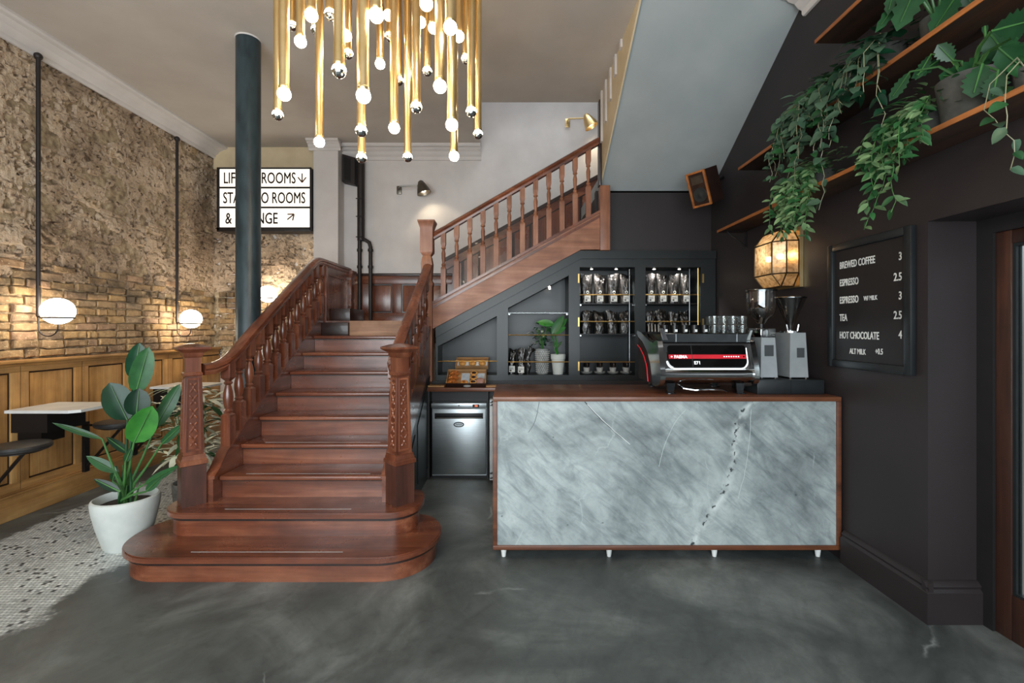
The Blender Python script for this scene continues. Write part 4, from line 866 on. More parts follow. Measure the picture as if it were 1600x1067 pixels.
big_leaf((160, 686), (80, 660), 11, -.12, 'leaf_mid', -.1, 'lance'); big_leaf((203, 709), (165, 682), 14, .04, 'leaf_deep', 0, 'lance'); big_leaf((183, 738), (134, 712), 18, -.08, 'leaf_mid', -.05, 'lance'); big_leaf((188, 768), (146, 748), 14, -.12, 'leaf_deep', -.04, 'lance')
big_leaf((225, 757), (278, 728), 14, -.02, 'leaf_mid', 0, 'lance'); big_leaf((196, 722), (205, 700), 12, -.1, 'leaf_mid', 0, 'lance'); big_leaf((228, 768), (252, 745), 14, -.12, 'leaf_mid', 0, 'lance'); big_leaf((176, 752), (182, 728), 12, .05, 'leaf_mid', 0, 'lance')
for i in range(8): A = Vector((R.uniform(-.06, .06), R.uniform(-.06, .06), .30)); MB().tube([A, A+Vector((R.uniform(-.04, .04), R.uniform(-.03, .03), R.uniform(.14, .34)))], [.009, .004], 6).build('stem', 'stem_green', bp, True)
# bushy plant: leaves radiating from a point
def bushy(t, c, rad, hgt, n, L, W, mats, shape='lance', droop=.35, zmin=0.):
    mes = [leaf_mesh('leaf', L, W, m_, shape, droop, .2, 5) for m_ in mats]
    for i in range(n):
        a = R.uniform(0, 2*PI); e = R.uniform(-.2, 1.2); rr = R.uniform(.15, 1.)
        p = Vector(c)+Vector((math.cos(a)*rad*rr*math.cos(e*.6), math.sin(a)*rad*rr*math.cos(e*.6), zmin+hgt*(.15+.75*R.random())))
        d = Vector((math.cos(a), math.sin(a), math.sin(e)*.8+R.uniform(-.3, .3))); inst('leaf', mes[i % len(mes)], t, orient(p, d, (0, 0, 1), R.uniform(.7, 1.15)))
    for i in range(8):
        a = 2*PI*i/8; MB().tube([c, Vector(c)+Vector((math.cos(a)*rad*.3, math.sin(a)*rad*.3, hgt*.5)), Vector(c)+Vector((math.cos(a)*rad*.6, math.sin(a)*rad*.6, hgt*.8))], [.006, .004, .002], 6).build('stem', 'stem_green', t, True)
vp = thing('potted_plant', 'cream variegated leafy plant in a grey pot behind the left newel', 'plant', (-2.87, 4.05, 0))
pot(vp, [(.10, 0), (.115, .02), (.13, .2), (.132, .235), (.122, .235), (.118, .2)], 'pot_grey', .118, .20)
bushy(vp, (0, 0, .20), .25, .84, 210, .17, .055, ['leaf_variegated', 'leaf_variegated', 'leaf_mid'], zmin=.12)
# shelf niche plants
dp = thing('potted_plant', 'small-leaved plant in a grey dotted pot in the shelf niche', 'plant', (P(847, 0, YC+.15).x, YC+.15, zf+.001))
pot(dp, [(.062, 0), (.066, .01), (.082, .27), (.083, .285), (.075, .285), (.072, .25)], 'pot_grey', .072, .25)
q = MB()
for k in range(11):
    for j in range(18): a = 2*PI*(j+.5*(k % 2))/18; r_ = .067+.015*k/11+.0005; q.sphere((r_*math.cos(a), r_*math.sin(a), .025+.023*k), .0048, 6, 4)
o = q.build('dots', 'paper_white', dp, True); o['kind'] = 'stuff'
bushy(dp, (0, 0, .26), .13, .34, 90, .065, .03, ['leaf_variegated', 'leaf_deep', 'leaf_deep', 'leaf_mid'], 'heart', zmin=.0)
wp = thing('potted_plant', 'bright green broad-leaved plant in a white ribbed pot in the niche', 'plant', (P(872, 0, YC+.10).x, YC+.10, zf+.001))
pot(wp, [(.055, 0), (.058, .006), (.072, .14), (.076, .17), (.082, .172), (.084, .225), (.078, .226), (.074, .2)], 'pot_white', .074, .20)
def nleaf(base, tip, wpx, dy, mat):
    Y = YC+.10+dy; o0 = Vector(wp.location); A = P(*base, Y)-o0; B = P(*tip, Y)-o0; toc = (Vector((0, 0, EYE))-o0-A).normalized()+Vector((.2, 0, .4))
    inst('leaf', leaf_mesh('leaf', (B-A).length, wpx/F*Y, mat, 'lance', .15, .25, 8), wp, orient(A, B-A, toc)); MB().tube([(0, 0, .2), Vector((A.x*.6, A.y*.6, .2+(A.z-.2)*.6)), A], [.008, .006, .004], 6).build('stem', 'leaf_bright', wp, True)
nleaf((866, 507), (838, 502), 12, -.03, 'leaf_bright'); nleaf((862, 522), (881, 492), 13, -.05, 'leaf_mid'); nleaf((866, 518), (886, 497), 11, .0, 'leaf_bright'); nleaf((861, 521), (858, 500), 8, .02, 'leaf_mid'); nleaf((867, 522), (884, 510), 8, -.04, 'leaf_bright'); nleaf((866, 545), (878, 533), 6, -.02, 'leaf_mid')
# ================================================================== ESPRESSO MACHINE
mx0, mx1, my = 1.045, 1.744, 3.22
em_ = thing('espresso_machine', 'chrome espresso machine with red stripe and glowing white outline on the counter', 'coffee machine', ((mx0+mx1)/2, my+.3, Z_CT))
W2 = (mx1-mx0)/2; OY = -.3      # local: x in [-W2,W2], y from OY (front), z from counter
def T(y, z): return (y+OY, z)
# lower curved chrome belly
belly = [T(.02, .185), T(-.005, .165), T(-.01, .135), T(.005, .105), T(.05, .08), T(.12, .07), T(.5, .07), T(.5, .185)]
MB().prism(belly, 0, -W2+.035, W2-.035).build('belly_panel', 'chrome', em_, True, ang=50)
MB().prism([T(.02, .18), T(.065, .36), T(.10, .37), T(.52, .37), T(.52, .18)], 0, -W2+.035, W2-.035).build('body', 'black_paint', em_, True)
# front glass panel: slanted plane between (.02,.19) and (.065,.355)
fo = Vector((0, .02+OY, .19)); fu = Vector((0, .045, .165)).normalized(); FM = frame3(fo, (1, 0, 0), fu)
fw, fh = W2-.07, .160
def rrect(x0, x1, y0, y1, r, n=6, top_square=True):
    pts = []
    for cx_, cy_, a0, rr in ((x1-r, y0+r, -PI/2, r), (x1-r*.4, y1-r*.4, 0, r*.4), (x0+r*.4, y1-r*.4, PI/2, r*.4), (x0+r, y0+r, PI, r)):
        for i in range(n+1): t = a0+PI/2*i/n; pts.append((cx_+rr*math.cos(t), cy_+rr*math.sin(t)))
    return pts
MB().prism(rrect(-fw, fw, 0, fh, .05), 2, .0, .012).xf(FM).build('front_glass', 'black_glass', em_, True)
ol = rrect(-fw-.008, fw+.008, -.008, fh+.004, .055); MB().tube([(a, b, .006) for a, b in ol[21:]+ol[:8]], .0034, 6).xf(FM).build('light_outline', 'led_white', em_, True)
MB().prism(rrect(-fw-.03, fw+.03, -.03, fh+.01, .07), 2, -.012, .0).xf(FM).build('chrome_surround', 'chrome', em_, True)
MB().box((-fw+.004, .062, .0122), (fw-.004, .092, .0135)).xf(FM).build('red_stripe', 'red_stripe', em_, True)
MB().box((-.112, .002, .0122), (-.108, fh-.002, .0145)).xf(FM).build('panel_seam', 'chrome', em_, True)
textmb('FAEMA', .030, 1.0, 'LEFT', .0006, .0003).xf(FM @ Matrix.Translation((-fw+.042, .066, .0140))).build('lettering', 'led_white', em_, True)
textmb('E71', .032, 1.0, 'LEFT', .0006, .0003).xf(FM @ Matrix.Translation((-.10, .022, .0130))).build('lettering', 'led_white', em_, True)
q = MB()
for i in range(7): q.lathe([(.0042, 0), (.0042, .001)], (fw-.16+.017*i, .077, .0136), 10)
q.lathe([(.005, 0), (.005, .001)], (-fw+.024, .077, .0136), 10); q.xf(FM).build('stripe_dots', 'led_white', em_, True)
MB().lathe([(.006, 0), (.006, .001)], (fw-.02, .077, .0136), 10).xf(FM).build('stripe_logo', 'black_glass', em_, True)
# chrome cheeks sweeping back and up at both ends
cheek = [T(.10, .045), T(.03, .06), T(-.012, .095), T(-.022, .14), T(-.01, .20), T(.03, .33), T(.05, .375), T(.08, .385), T(.16, .36), T(.30, .385), T(.46, .435), T(.575, .45), T(.60, .435), T(.55, .40), T(.42, .36), T(.30, .29), T(.22, .20), T(.18, .10), T(.17, .05)]
for s_ in (-1, 1):
    a, b = sorted((s_*W2, s_*(W2-.036))); MB().prism(cheek, 0, a, b).build('side_cheek', 'chrome', em_, True, ang=50)
    sp_ = [T(.175, .055), T(.185, .11), T(.225, .20), T(.305, .285), T(.42, .35), T(.55, .395), T(.585, .40), T(.585, .08), T(.56, .055)]
    a, b = sorted((s_*(W2-.012), s_*(W2-.03))); MB().prism(sp_, 0, a, b).build('side_panel', 'black_paint', em_, True)
    X_ = s_*(W2-.004); MB().tube([(X_, .585+OY, .33), (X_, .50+OY, .305), (X_, .40+OY, .25), (X_, .32+OY, .17), (X_, .29+OY, .06)], .0045, 8).build('red_piping', 'red_stripe', em_, True)
# cup tray with glass gallery, posts
MB().box((-W2+.04, .07+OY, .37), (W2-.04, .50+OY, .425)).build('cup_tray', 'chrome_dark', em_, True)
MB().box((-W2+.03, .064+OY, .375), (W2-.02, .0695+OY, .428)).build('gallery_panel', 'chrome_dark', em_, True)
for xx_ in (-W2+.14, W2-.12): MB().box((xx_-.002, .061+OY, .372), (xx_+.002, .064+OY, .43)).build('gallery_post', 'chrome', em_, True)
MB().tube([(-W2+.03, .067+OY, .43), (W2-.02, .067+OY, .43), (W2-.02, .48+OY, .43)], .004, 6).build('gallery_rail', 'chrome', em_, True)
MB().prism([(-W2+.045, .385), (-W2+.08, .385), (-W2+.045, .47), (-W2+.02, .47)], 1, .060+OY, .07+OY).build('gallery_strut', 'chrome', em_, True)
MB().prism([(W2-.05, .385), (W2-.03, .385), (W2-.01, .455), (W2-.025, .455)], 1, .060+OY, .07+OY).build('gallery_strut', 'chrome', em_, True)
for i in range(4): X_ = -W2+.05+.026*i; MB().tube([(X_, .42+OY, .44), (X_+.004, .44+OY, .50)], .006, 8).build('steam_lever', 'chrome', em_, True)
MB().box((-W2+.04, .38+OY, .385), (-W2+.14, .48+OY, .44)).build('lever_block', 'black_metal', em_, True)
for X_ in (-W2+.10, W2-.10):
    for y_ in (.05, .46): MB().bbox((X_-.03, y_+OY-.02, 0), (X_+.03, y_+OY+.05, .006), .002).prism([(X_-.026, .006), (X_+.02, .006), (X_+.03, .075), (X_-.03, .075)], 1, y_+OY+.005, y_+OY+.04).build('foot', 'chrome_dark', em_, True)
MB().tube([(-W2+.16, .1+OY, .062), (-W2+.18, .03+OY, .04), (-.10, .0+OY, .032), (0, .0+OY, .036), (.10, .02+OY, .03), (.16, .06+OY, .01)], .008, 8).build('hose', 'chrome', em_, True)
# black cups on the tray
for i in range(5):
    t = thing('espresso_cup', 'black espresso cup with pale emblem on the machine, %s in the row' % ['first from the left', 'second from the left', 'third from the left', 'fourth from the left', 'nearest the glasses'][i], 'cup', (1.122+.0725*i, my+.13, Z_CT+.426), 0, 'black cups on the coffee machine')
    MB().lathe([(.022, 0), (.03, .008), (.034, .05), (.036, .068), (.033, .068), (.022, .012)], n=18).build('bowl', 'cup_black', t, True); MB().tube([(0, .03, .05), (0, .05, .052), (0, .052, .03), (0, .03, .02)], .004, 6).build('handle', 'cup_black', t, True)
    MB().box((-.008, -.0375, .018), (.01, -.0335, .036)).build('emblem', 'white_plastic', t, True)
# stacked glasses
gm = MB().lathe([(.026, 0), (.029, .004), (.034, .066), (.0325, .066), (.027, .010), (.001, .008)][:5], n=16, capt=False).mesh('tumbler', 'clear_glass')
for k in range(2):
    for i in range(4):
        for j in range(2):
            o = bpy.data.objects.new('glass_tumbler', gm); C.objects.link(o); o.location = (1.484+.0685*i, my+.118+.07*j, Z_CT+.426+.067*k); tag(o, ('clear glass tumbler, %s of the %s front row on the coffee machine' % (LAB_N[i], ('lower', 'upper')[k])) if j == 0 else 'clear glass tumbler, %s of the %s back row on the coffee machine' % (LAB_N[i], ('lower', 'upper')[k]), 'glass', 'glass tumblers stacked on the coffee machine')
# ================================================================== GRINDERS
g0, g1 = P(1183.5, 0, 3.24).x, 2.225
zk = P(0, 593.5, 3.24).z-Z_CT
kb = thing('knock_box', 'long black box carrying both coffee grinders at the counter end', 'box', ((g0+g1)/2, 3.42, Z_CT))
MB().bbox((g0, 3.24, Z_CT), (g1, 3.62, Z_CT+zk), .004).build('body', 'black_steel_stand', kb); MB().box(((g0+g1)/2-.001, 3.2385, Z_CT+.003), ((g0+g1)/2+.001, 3.2405, Z_CT+zk-.002)).build('seam', 'black_metal', kb)
ZG = Z_CT+zk
def taper(q, x0, x1, y0, y1, z0, z1, tx, ty):
    return q.add([(x0, y0, z0), (x1, y0, z0), (x1, y1, z0), (x0, y1, z0), (x0+tx, y0+ty, z1), (x1-tx, y0+ty, z1), (x1-tx, y1-ty*.3, z1), (x0+tx, y1-ty*.3, z1)], [(0, 3, 2, 1), (4, 5, 6, 7), (0, 1, 5, 4), (1, 2, 6, 5), (2, 3, 7, 6), (3, 0, 4, 7)])
def grinder(x, lab, tall):
    t = thing('coffee_grinder', lab, 'grinder', (x, 3.38, ZG)); hw = .062 if tall else .068
    zt = .335 if not tall else .30
    q = taper(MB(), -hw, hw, -.085, .12, .012, zt, .012, .012); bm_ = q
    q.build('body', 'silver_paint', t, True)
    for a in (-hw+.012, hw-.012):
        for b in (-.075, .10): MB().lathe([(.007, 0), (.007, .012)], (a, b, 0), 8).build('foot', 'chrome', t, True)
    if tall:
        MB().bbox((-.055, -.075, .30), (.055, .11, .368), .006).build('head', 'chrome', t, True); MB().tube([(0, .02, .368), (0, .02, .40)], .02, 12).build('neck', 'black_metal', t, True)
        MB().lathe([(.025, .40), (.04, .42), (.085, .47), (.098, .52), (.10, .60), (.10, .64)], (0, .02, 0), 28, capt=False).build('hopper', 'smoked_glass', t, True); MB().lathe([(.104, .64), (.106, .65), (.104, .655)], (0, .02, 0), 28).build('hopper_lid', 'chrome_dark', t, True)
        MB().box((-.03, -.0805, .165), (.035, -.078, .245)).build('sticker', 'sticker_dark', t, True)
    else:
        MB().lathe([(.07, zt), (.07, zt+.012)], (0, .02, 0), 24).build('collar', 'chrome', t, True)
        MB().lathe([(.018, zt+.012), (.02, zt+.04), (.03, zt+.07), (.10, zt+.245), (.105, zt+.255)], (0, .02, 0), 28, capt=False).build('hopper', 'smoked_glass', t, True); MB().lathe([(.108, zt+.255), (.109, zt+.262), (.10, zt+.266)], (0, .02, 0), 28).build('hopper_lid', 'chrome_dark', t, True)
        for s_ in (-1, 1): MB().tube([(s_*.035, -.01, zt+.012), (s_*.045, -.01, zt+.06)], .006, 6).build('clip', 'chrome', t, True)
        MB().box((-.012, -.0815, .155), (.042, -.079, .225)).build('sticker', 'sticker_dark', t, True)
grinder(1.862, 'silver coffee grinder with chrome head and round hopper beside the machine', True); grinder(2.078, 'silver coffee grinder with a cone-shaped hopper, nearest the menu board', False)
# ================================================================== LANTERN
ln = thing('wall_lantern', 'faceted brass lantern with amber glass on the dark wall', 'lantern', (2.24, 3.754, 2.155))
LX0, LX1, LY, c_ = -.17, .0, .202, .073      # local, wall at +x
def ring(ins, z):
    return [(LX1, -LY+ins, z), (LX0+c_, -LY+ins, z), (LX0+ins, -LY+c_, z), (LX0+ins, LY-c_, z), (LX0+c_, LY-ins, z), (LX1, LY-ins, z)]
rz_ = [(.072, -.225), (.0, -.127), (.0, .128), (.072, .225)]
RG = [ring(i, z) for i, z in rz_]; fr_ = []
for k in range(3):
    for j in range(5):
        pl_ = [Vector(RG[k][j]), Vector(RG[k][j+1]), Vector(RG[k+1][j+1]), Vector(RG[k+1][j])]
        MB().add(pl_, [(0, 1, 2, 3)]).build('pane', 'antique_glass', ln, True)
for k in (0, 3): MB().add(RG[k], [tuple(range(6))]).build('end_plate', 'brass', ln, True)
for k in range(4): MB().tube(RG[k], .006, 6).build('brass_came', 'bronze', ln, True)
for j in range(6): MB().tube([RG[k][j] for k in range(4)], .006, 6).build('brass_came', 'bronze', ln, True)
MB().box((.0, -LY-.01, -.235), (.028, LY+.01, .235)).build('back_plate', 'brass', ln, True)
for y_ in (-.08, .08): MB().sphere((-.075, y_, .02), .026, 14, 10).build('bulb', 'filament', ln, True); MB().tube([(-.0, y_, -.04), (-.075, y_, -.04), (-.075, y_, .0)], .008, 8).build('lamp_holder', 'brass', ln, True)
point('lantern_light', (2.24-.08, 3.75, 2.2), 1.5, (1, .78, .52), .03)
# ================================================================== MENU BOARD
XB = XR-.002
mb_ = thing('menu_board', 'black framed letter board listing coffee prices on the dark wall', 'menu board', (XR, 2.89, 1.75))
y0, y1, z0, z1 = 2.552, 3.23, 1.33, 2.178
for a, b in (((XR-.035, y0, z0), (XB, y0+.05, z1)), ((XR-.035, y1-.05, z0), (XB, y1, z1)), ((XR-.035, y0+.05, z0), (XB, y1-.05, z0+.05)), ((XR-.035, y0+.05, z1-.05), (XB, y1-.05, z1))): MB().bbox(a, b, .006).build('frame', 'black_steel_stand', mb_)
MB().box((XR-.015, y0+.05, z0+.05), (XB, y1-.05, z1-.05)).build('felt', 'black_paint', mb_)
XT = XR-.0165
def board_text(s, Y, Z, size, xs=.62, al='LEFT'):
    textmb(s, size, xs, al, .0008, size*.015).xf(frame3((XT, Y, Z-size*.36), (0, -1, 0), (0, 0, 1))).build('lettering', 'white_plastic', mb_)
def yb(px): return 2.252*F/(px-800)
LN = ((412, 'BREWED COFFEE', '3', 399), (442, 'ESPRESSO', '2.5', 431), (469, 'ESPRESSO', '3', 461), (496, 'TEA', '2.5', 491.5), (523, 'HOT CHOCOLATE', '4', 522.5))
for py, s, pr, py2 in LN:
    Yl = yb(1311.5); Zl = EYE-(py-CY+ (3 if s.startswith('BREW') else 0))/F*Yl; board_text(s, Yl, Zl, .066, .60)
    Yr = yb(1409); board_text(pr, Yr, EYE-(py2-CY)/F*Yr, .066, .72, 'RIGHT')
board_text('W/ MILK', yb(1349), EYE-(466-CY)/F*yb(1349), .04, .72); board_text('ALT MILK', yb(1327), EYE-(548-CY)/F*yb(1327), .05, .66); board_text('+0.5', yb(1367), EYE-(548.5-CY)/F*yb(1367), .05, .66)
# ================================================================== SHELVES with trailing plants
XS = 2.02
SH = ((2.535, 4.49, 1.60, 'lowest'), (3.005, 4.07, 1.45, 'middle'), (3.495, 3.04, 1.35, 'top'))
for z, ya, yb_, nm in SH:
    t = thing('wall_shelf', '%s long orange-brown wooden plank shelf on the dark right wall' % nm, 'shelf', (2.145, (ya+yb_)/2, z))
    MB().bbox((XS+.006, yb_, z), (XR-.001, ya-.004, z+.024), .002).build('plank', 'shelf_wood_shaded', t); MB().bbox((XS, yb_, z-.001), (XS+.006, ya, z+.025), .0015).build('edge_strip', 'shelf_wood', t)  # whole plank carries the painted underside shade; front edge keeps the plain wood
    for yk in ((ya-.09,) if nm == 'lowest' else ()):
        MB().box((XR-.012, yk-.012, z-.16), (XR-.001, yk+.012, z)).box((XS+.03, yk-.012, z-.006), (XR, yk+.012, z)).build('bracket', 'black_metal', t); MB().tube([(XR-.012, yk, z-.15), (XS+.06, yk, z-.008)], .007, 6).build('bracket_strut', 'black_metal', t)
def trailing(lab, y, z, vines, mats, L, W, seed, potmat='pot_concrete', pr=.085, ph=.14, shape='heart', dens=.045, crown=26, x=2.13, cs=1.5):
    rr = random.Random(seed); t = thing('trailing_plant', lab, 'plant', (x, y, z)); MB().lathe([(pr*.8, 0), (pr*.86, .005), (pr, ph), (pr*.92, ph), (pr*.88, ph-.02)], n=24, capt=True).build('pot', potmat, t, True)
    mes = [leaf_mesh('leaf', L, W, m_, shape, .25, .2, 5) for m_ in mats]; st_ = []
    for vy, ln_, out in vines:
        a = Vector((-pr*.4, vy*.25, ph)); xf_ = XS-x-.03-out
        path = [a, Vector((-pr*.9, vy*.5, ph+.05)), Vector((xf_, vy*.8, ph*.45)), Vector((xf_-.02, vy, -.06))]
        n = max(2, int(ln_/.05)); px_, py_ = xf_-.02, vy
        for i in range(n):
            px_ += rr.uniform(-.018, .018); py_ += rr.uniform(-.028, .028); path.append(Vector((px_, py_, -.06-ln_*(i+1)/n)))
        MB().tube(path, [.003]*2+[.0019]*(len(path)-2), 5).build('vine', 'stem_pale' if shape == 'heart' else 'stem_green', t, True)
        tot = 0
        for i in range(len(path)-1):
            A, B = path[i], path[i+1]; seg = (B-A).length; k = max(1, int(seg/dens))
            for j in range(k):
                p = A.lerp(B, (j+rr.random())/k); ang = rr.uniform(0, 2*PI); d = Vector((math.cos(ang)*.9-.25, math.sin(ang)*.9, rr.uniform(-1.0, .15)))
                inst('leaf', rr.choice(mes), t, orient(p, d, (-.5, -.7, .6), rr.uniform(.65, 1.15)))
    for i in range(crown):
        a = rr.uniform(0, 2*PI); r_ = rr.uniform(.02, pr*cs); p = Vector((min(r_*math.cos(a)*.6-.03, .08), r_*math.sin(a)*1.3, ph*.4+rr.uniform(0, .16)+.05*(1-r_/(pr*cs))))
        inst('leaf', rr.choice(mes), t, orient(p, (math.cos(a)-.3, math.sin(a), rr.uniform(-.2, .5)), (-.4, -.5, 1), rr.uniform(.7, 1.2)))
    return t
z1s, z2s, z3s = [s_[0]+.024 for s_ in SH]
LT = ['leaf_trail', 'leaf_trail', 'leaf_trail', 'leaf_mid']
def vv(n, sp, lmin, lmax, seed, extra=()):
    r_ = random.Random(seed); return [(-sp+2*sp*(i+.5)/n+r_.uniform(-.02, .02), r_.uniform(lmin, lmax), r_.uniform(0, .10)) for i in range(n)]+list(extra)
trailing('grey-green trailing plant hanging in a thick mass from the middle shelf', 3.08, z2s, vv(17, .30, .05, .30, 1, [(-.24, .62, .0), (.20, .36, .02), (-.08, .42, .05)]), LT, .078, .056, 11, crown=80, dens=.03, cs=2.6)
trailing('dense dark-leaved plant sitting above the middle shelf edge', 2.60, z2s, vv(9, .20, .0, .12, 2, [(-.16, .30, .0), (.12, .22, .02)]), ['leaf_deep', 'leaf_trail', 'leaf_deep'], .09, .06, 12, crown=60, pr=.1, ph=.15, cs=2.2)
trailing('small-leaved bright green plant spilling over the lowest shelf above the lantern', 3.13, z1s, vv(18, .17, .04, .24, 3, [(-.10, .30, .0), (.12, .26, .02)]), ['leaf_hoya', 'leaf_hoya', 'leaf_hoya', 'leaf_mid'], .062, .028, 13, shape='lance', dens=.02, crown=110, pr=.08, ph=.11, cs=1.9)
trailing('long bright green trailing plant hanging from the lowest shelf above the menu board', 2.33, z1s, vv(12, .20, .0, .14, 4, [(.04, .37, .0), (.08, .28, .02), (.0, .32, .03), (.06, .22, .05)]), ['leaf_hoya', 'leaf_mid', 'leaf_hoya', 'leaf_mid'], .07, .03, 14, shape='lance', dens=.022, crown=120, pr=.09, ph=.13, cs=2.2)
trailing('sparse pale vine at the near end of the lowest shelf', 1.86, z1s, [(.02, .26, .02), (-.06, .12, .02)], ['leaf_trail', 'leaf_mid'], .06, .045, 15, crown=8, dens=.09, pr=.06, ph=.10)
# large-lobed climber
def lobed(lab, y, z, leaves, pr=.12, ph=.2):
    t = thing('potted_plant', lab, 'plant', (2.13, y, z)); MB().lathe([(pr*.75, 0), (pr*.8, .005), (pr, ph), (pr*.93, ph), (pr*.9, ph-.02)], n=28).build('pot', 'pot_concrete', t, True); o0 = Vector(t.location)
    for base, tip, wpx, dY in leaves:
        Y = y+dY; A = P(*base, Y)-o0; B = P(*tip, Y)-o0; toc = (Vector((0, 0, EYE))-o0-A).normalized()
        inst('leaf', leaf_mesh('leaf', (B-A).length, wpx/F*Y, 'leaf_cactus', 'lobed', .1, .15, 12), t, orient(A, B-A, toc)); r0 = Vector((0, 0, ph-.02)); MB().tube([r0, r0.lerp(A, .5)+Vector((0, 0, .05)), A, A.lerp(B, .9)], [.007, .006, .005, .002], 6).build('stem', 'stem_green', t, True)
lobed('large scallop-leaved plant in a concrete pot on the lowest shelf', 2.12, z1s, [((1512, 120), (1470, 118), 26, .05), ((1545, 85), (1500, 130), 34, -.05), ((1500, 110), (1478, 160), 24, 0), ((1545, 50), (1575, 88), 44, -.1), ((1560, 75), (1600, 108), 46, -.15), ((1550, 48), (1620, 30), 40, -.3), ((1470, 92), (1428, 120), 16, .1), ((1455, 85), (1432, 122), 14, .1), ((1422, 112), (1392, 155), 16, .12), ((1540, 60), (1535, -20), 12, 0), ((1535, 100), (1520, 150), 34, -.16), ((1560, 110), (1550, 155), 30, -.2), ((1490, 95), (1465, 70), 22, 0), ((1580, 60), (1598, 20), 30, -.25)])
lobed('scallop-leaved plant arching from the middle shelf at the photo top', 2.28, z2s, [((1440, -40), (1404, 42), 34, -.05), ((1500, -15), (1458, 48), 30, -.1), ((1420, -20), (1372, 45), 16, .02), ((1480, -60), (1520, 10), 34, -.1), ((1400, -30), (1388, 20), 16, 0)], .07, .12)
# ================================================================== SPEAKER
sk = thing('wall_speaker', 'dark wooden loudspeaker tilted down in the wall corner', 'speaker', P(1101, 292, 4.62))
sk.rotation_euler = Euler((math.radians(-16), math.radians(-3), math.radians(-38)), 'ZYX') if False else Euler((math.radians(22), 0, math.radians(-58)))
MB().box((-.10, -.10, -.17), (.10, .12, .17)).build('cabinet', 'dark_mahogany', sk, True)
for a, b in (((-.105, -.115, -.175), (-.085, -.09, .175)), ((.085, -.115, -.175), (.105, -.09, .175)), ((-.085, -.115, .155), (.085, -.09, .175)), ((-.085, -.115, -.175), (.085, -.09, -.155))): MB().bbox(a, b, .003).build('front_frame', 'shelf_wood', sk, True)
XM = Matrix.Rotation(PI/2, 4, 'X')
MB().lathe([(.075, .101), (.07, .108), (.03, .102), (.02, .106), (.002, .108)], n=28).xf(Matrix.Translation((0, 0, -.06)) @ XM).build('woofer', 'speaker_cone', sk, True)
MB().box((-.06, -.106, .05), (.06, -.099, .13)).build('horn', 'pewter', sk, True)
MB().tube([(.0, .12, .0), (.05, .26, .03)], .02, 10).build('bracket', 'black_metal', sk, True)
# ================================================================== COLUMN
cl = thing('iron_column', 'tall dark teal cast-iron column standing left of the stairs', 'column', (-2.352, 4.06, 0))
x = N('column_paint'); nz = x.noise(x.coord((1, 1, .35)), 14, 6); n2_ = x.noise(x.coord((1, 1, .25)), 5, 6); x.col(x.mix(x.ramp(nz, [(.35, lin('#1f2a2e')), (.6, lin('#2f3d42'))]), lin('#7f8a8a'), x.ramp(n2_, [(.68, (0, 0, 0)), (.74, (.8, .8, .8))]))); x.set(Roughness=.35); x.bump(nz, .2, .01)
MB().lathe([(.14, 0), (.14, .06), (.115, .09), (.1, .12), (.1, ZC-.005)], n=40).build('shaft', 'column_paint', cl, True)
MB().lathe([(.104, ZC-.012), (.108, ZC-.001)], n=40).build('collar', 'plaster_white', cl, True)
# ================================================================== CHANDELIER
ch = thing('chandelier', 'large brass tube chandelier with dozens of glowing round bulbs', 'chandelier', (-.67, 2.32, ZC))
MB().lathe([(.62, -.06), (.63, -.05), (.63, -.001)], n=48).build('ceiling_plate', 'brass', ch, True)
TB = [(434, 180, 13, 1), (444, 147, 16, 0), (457, 41, 11, 1), (469.5, 65, 14, 0), (486.5, 24, 15.5, 0), (494, 47, 12, 1), (499, 222, 12.7, 0), (516, 23, 14, 1), (530, 111, 17.5, 1), (541, 56, 13, 0), (544, 85, 12, 1), (568, 150, 17.5, 0), (564.5, 205, 14, 1), (565, 247, 12.2, 2), (588, 24, 17.5, 0), (594, 100, 11.8, 0), (607, 24, 12.5, 0), (608.5, 58, 11.3, 1), (616, 200, 13.4, 0), (623, 127, 11.2, 1), (637, 246, 11.5, 2), (650.5, 168, 14, 1), (657, 35, 13, 0), (666, 6, 16, 0), (667.5, 112, 11.4, 1), (677, 44, 12.5, 0), (687.5, 135, 16, 0), (703.5, 43, 16.5, 0), (706, 195, 15, 0), (709.5, 244, 12.2, 0), (717, 57, 13, 0), (728, 93, 11.6, 1), (736.5, 175, 13.2, 1), (747, 210, 11.6, 1)]
chl = Vector(ch.location)
used_ = []
for px, py, wd, kind in TB:
    Y = 711*.046/wd; Y = min(max(Y, 1.85), 2.88); p = P(px, py, Y); k_ = 0
    while any((p.x-a)**2+(p.y-b)**2 < .052**2 for a, b in used_) and k_ < 12: Y += .05 if Y < 2.6 else -.045; p = P(px, py, Y); k_ += 1
    used_.append((p.x, p.y)); b_ = p-chl
    t_ = MB().tube([(b_.x, b_.y, b_.z+.026), (b_.x, b_.y, -.055)], .022, 18).build('tube', 'brass', ch, True)
    MB().lathe([(.021, .020), (.024, .026), (.024, .034), (.0225, .036)], (b_.x, b_.y, b_.z), 18).build('tube_collar', 'brass', t_, True)
    if kind == 0: MB().sphere(b_, .029, 18, 12).build('bulb', 'bulb_glow', t_, True)
    else:
        MB().sphere(b_, .029, 18, 8, 1, -.1, 1).build('bulb', 'bulb_glow', t_, True); MB().sphere(b_, .0292, 18, 8, 1, -1, -.1).build('silver_cap', 'chrome', t_, True)
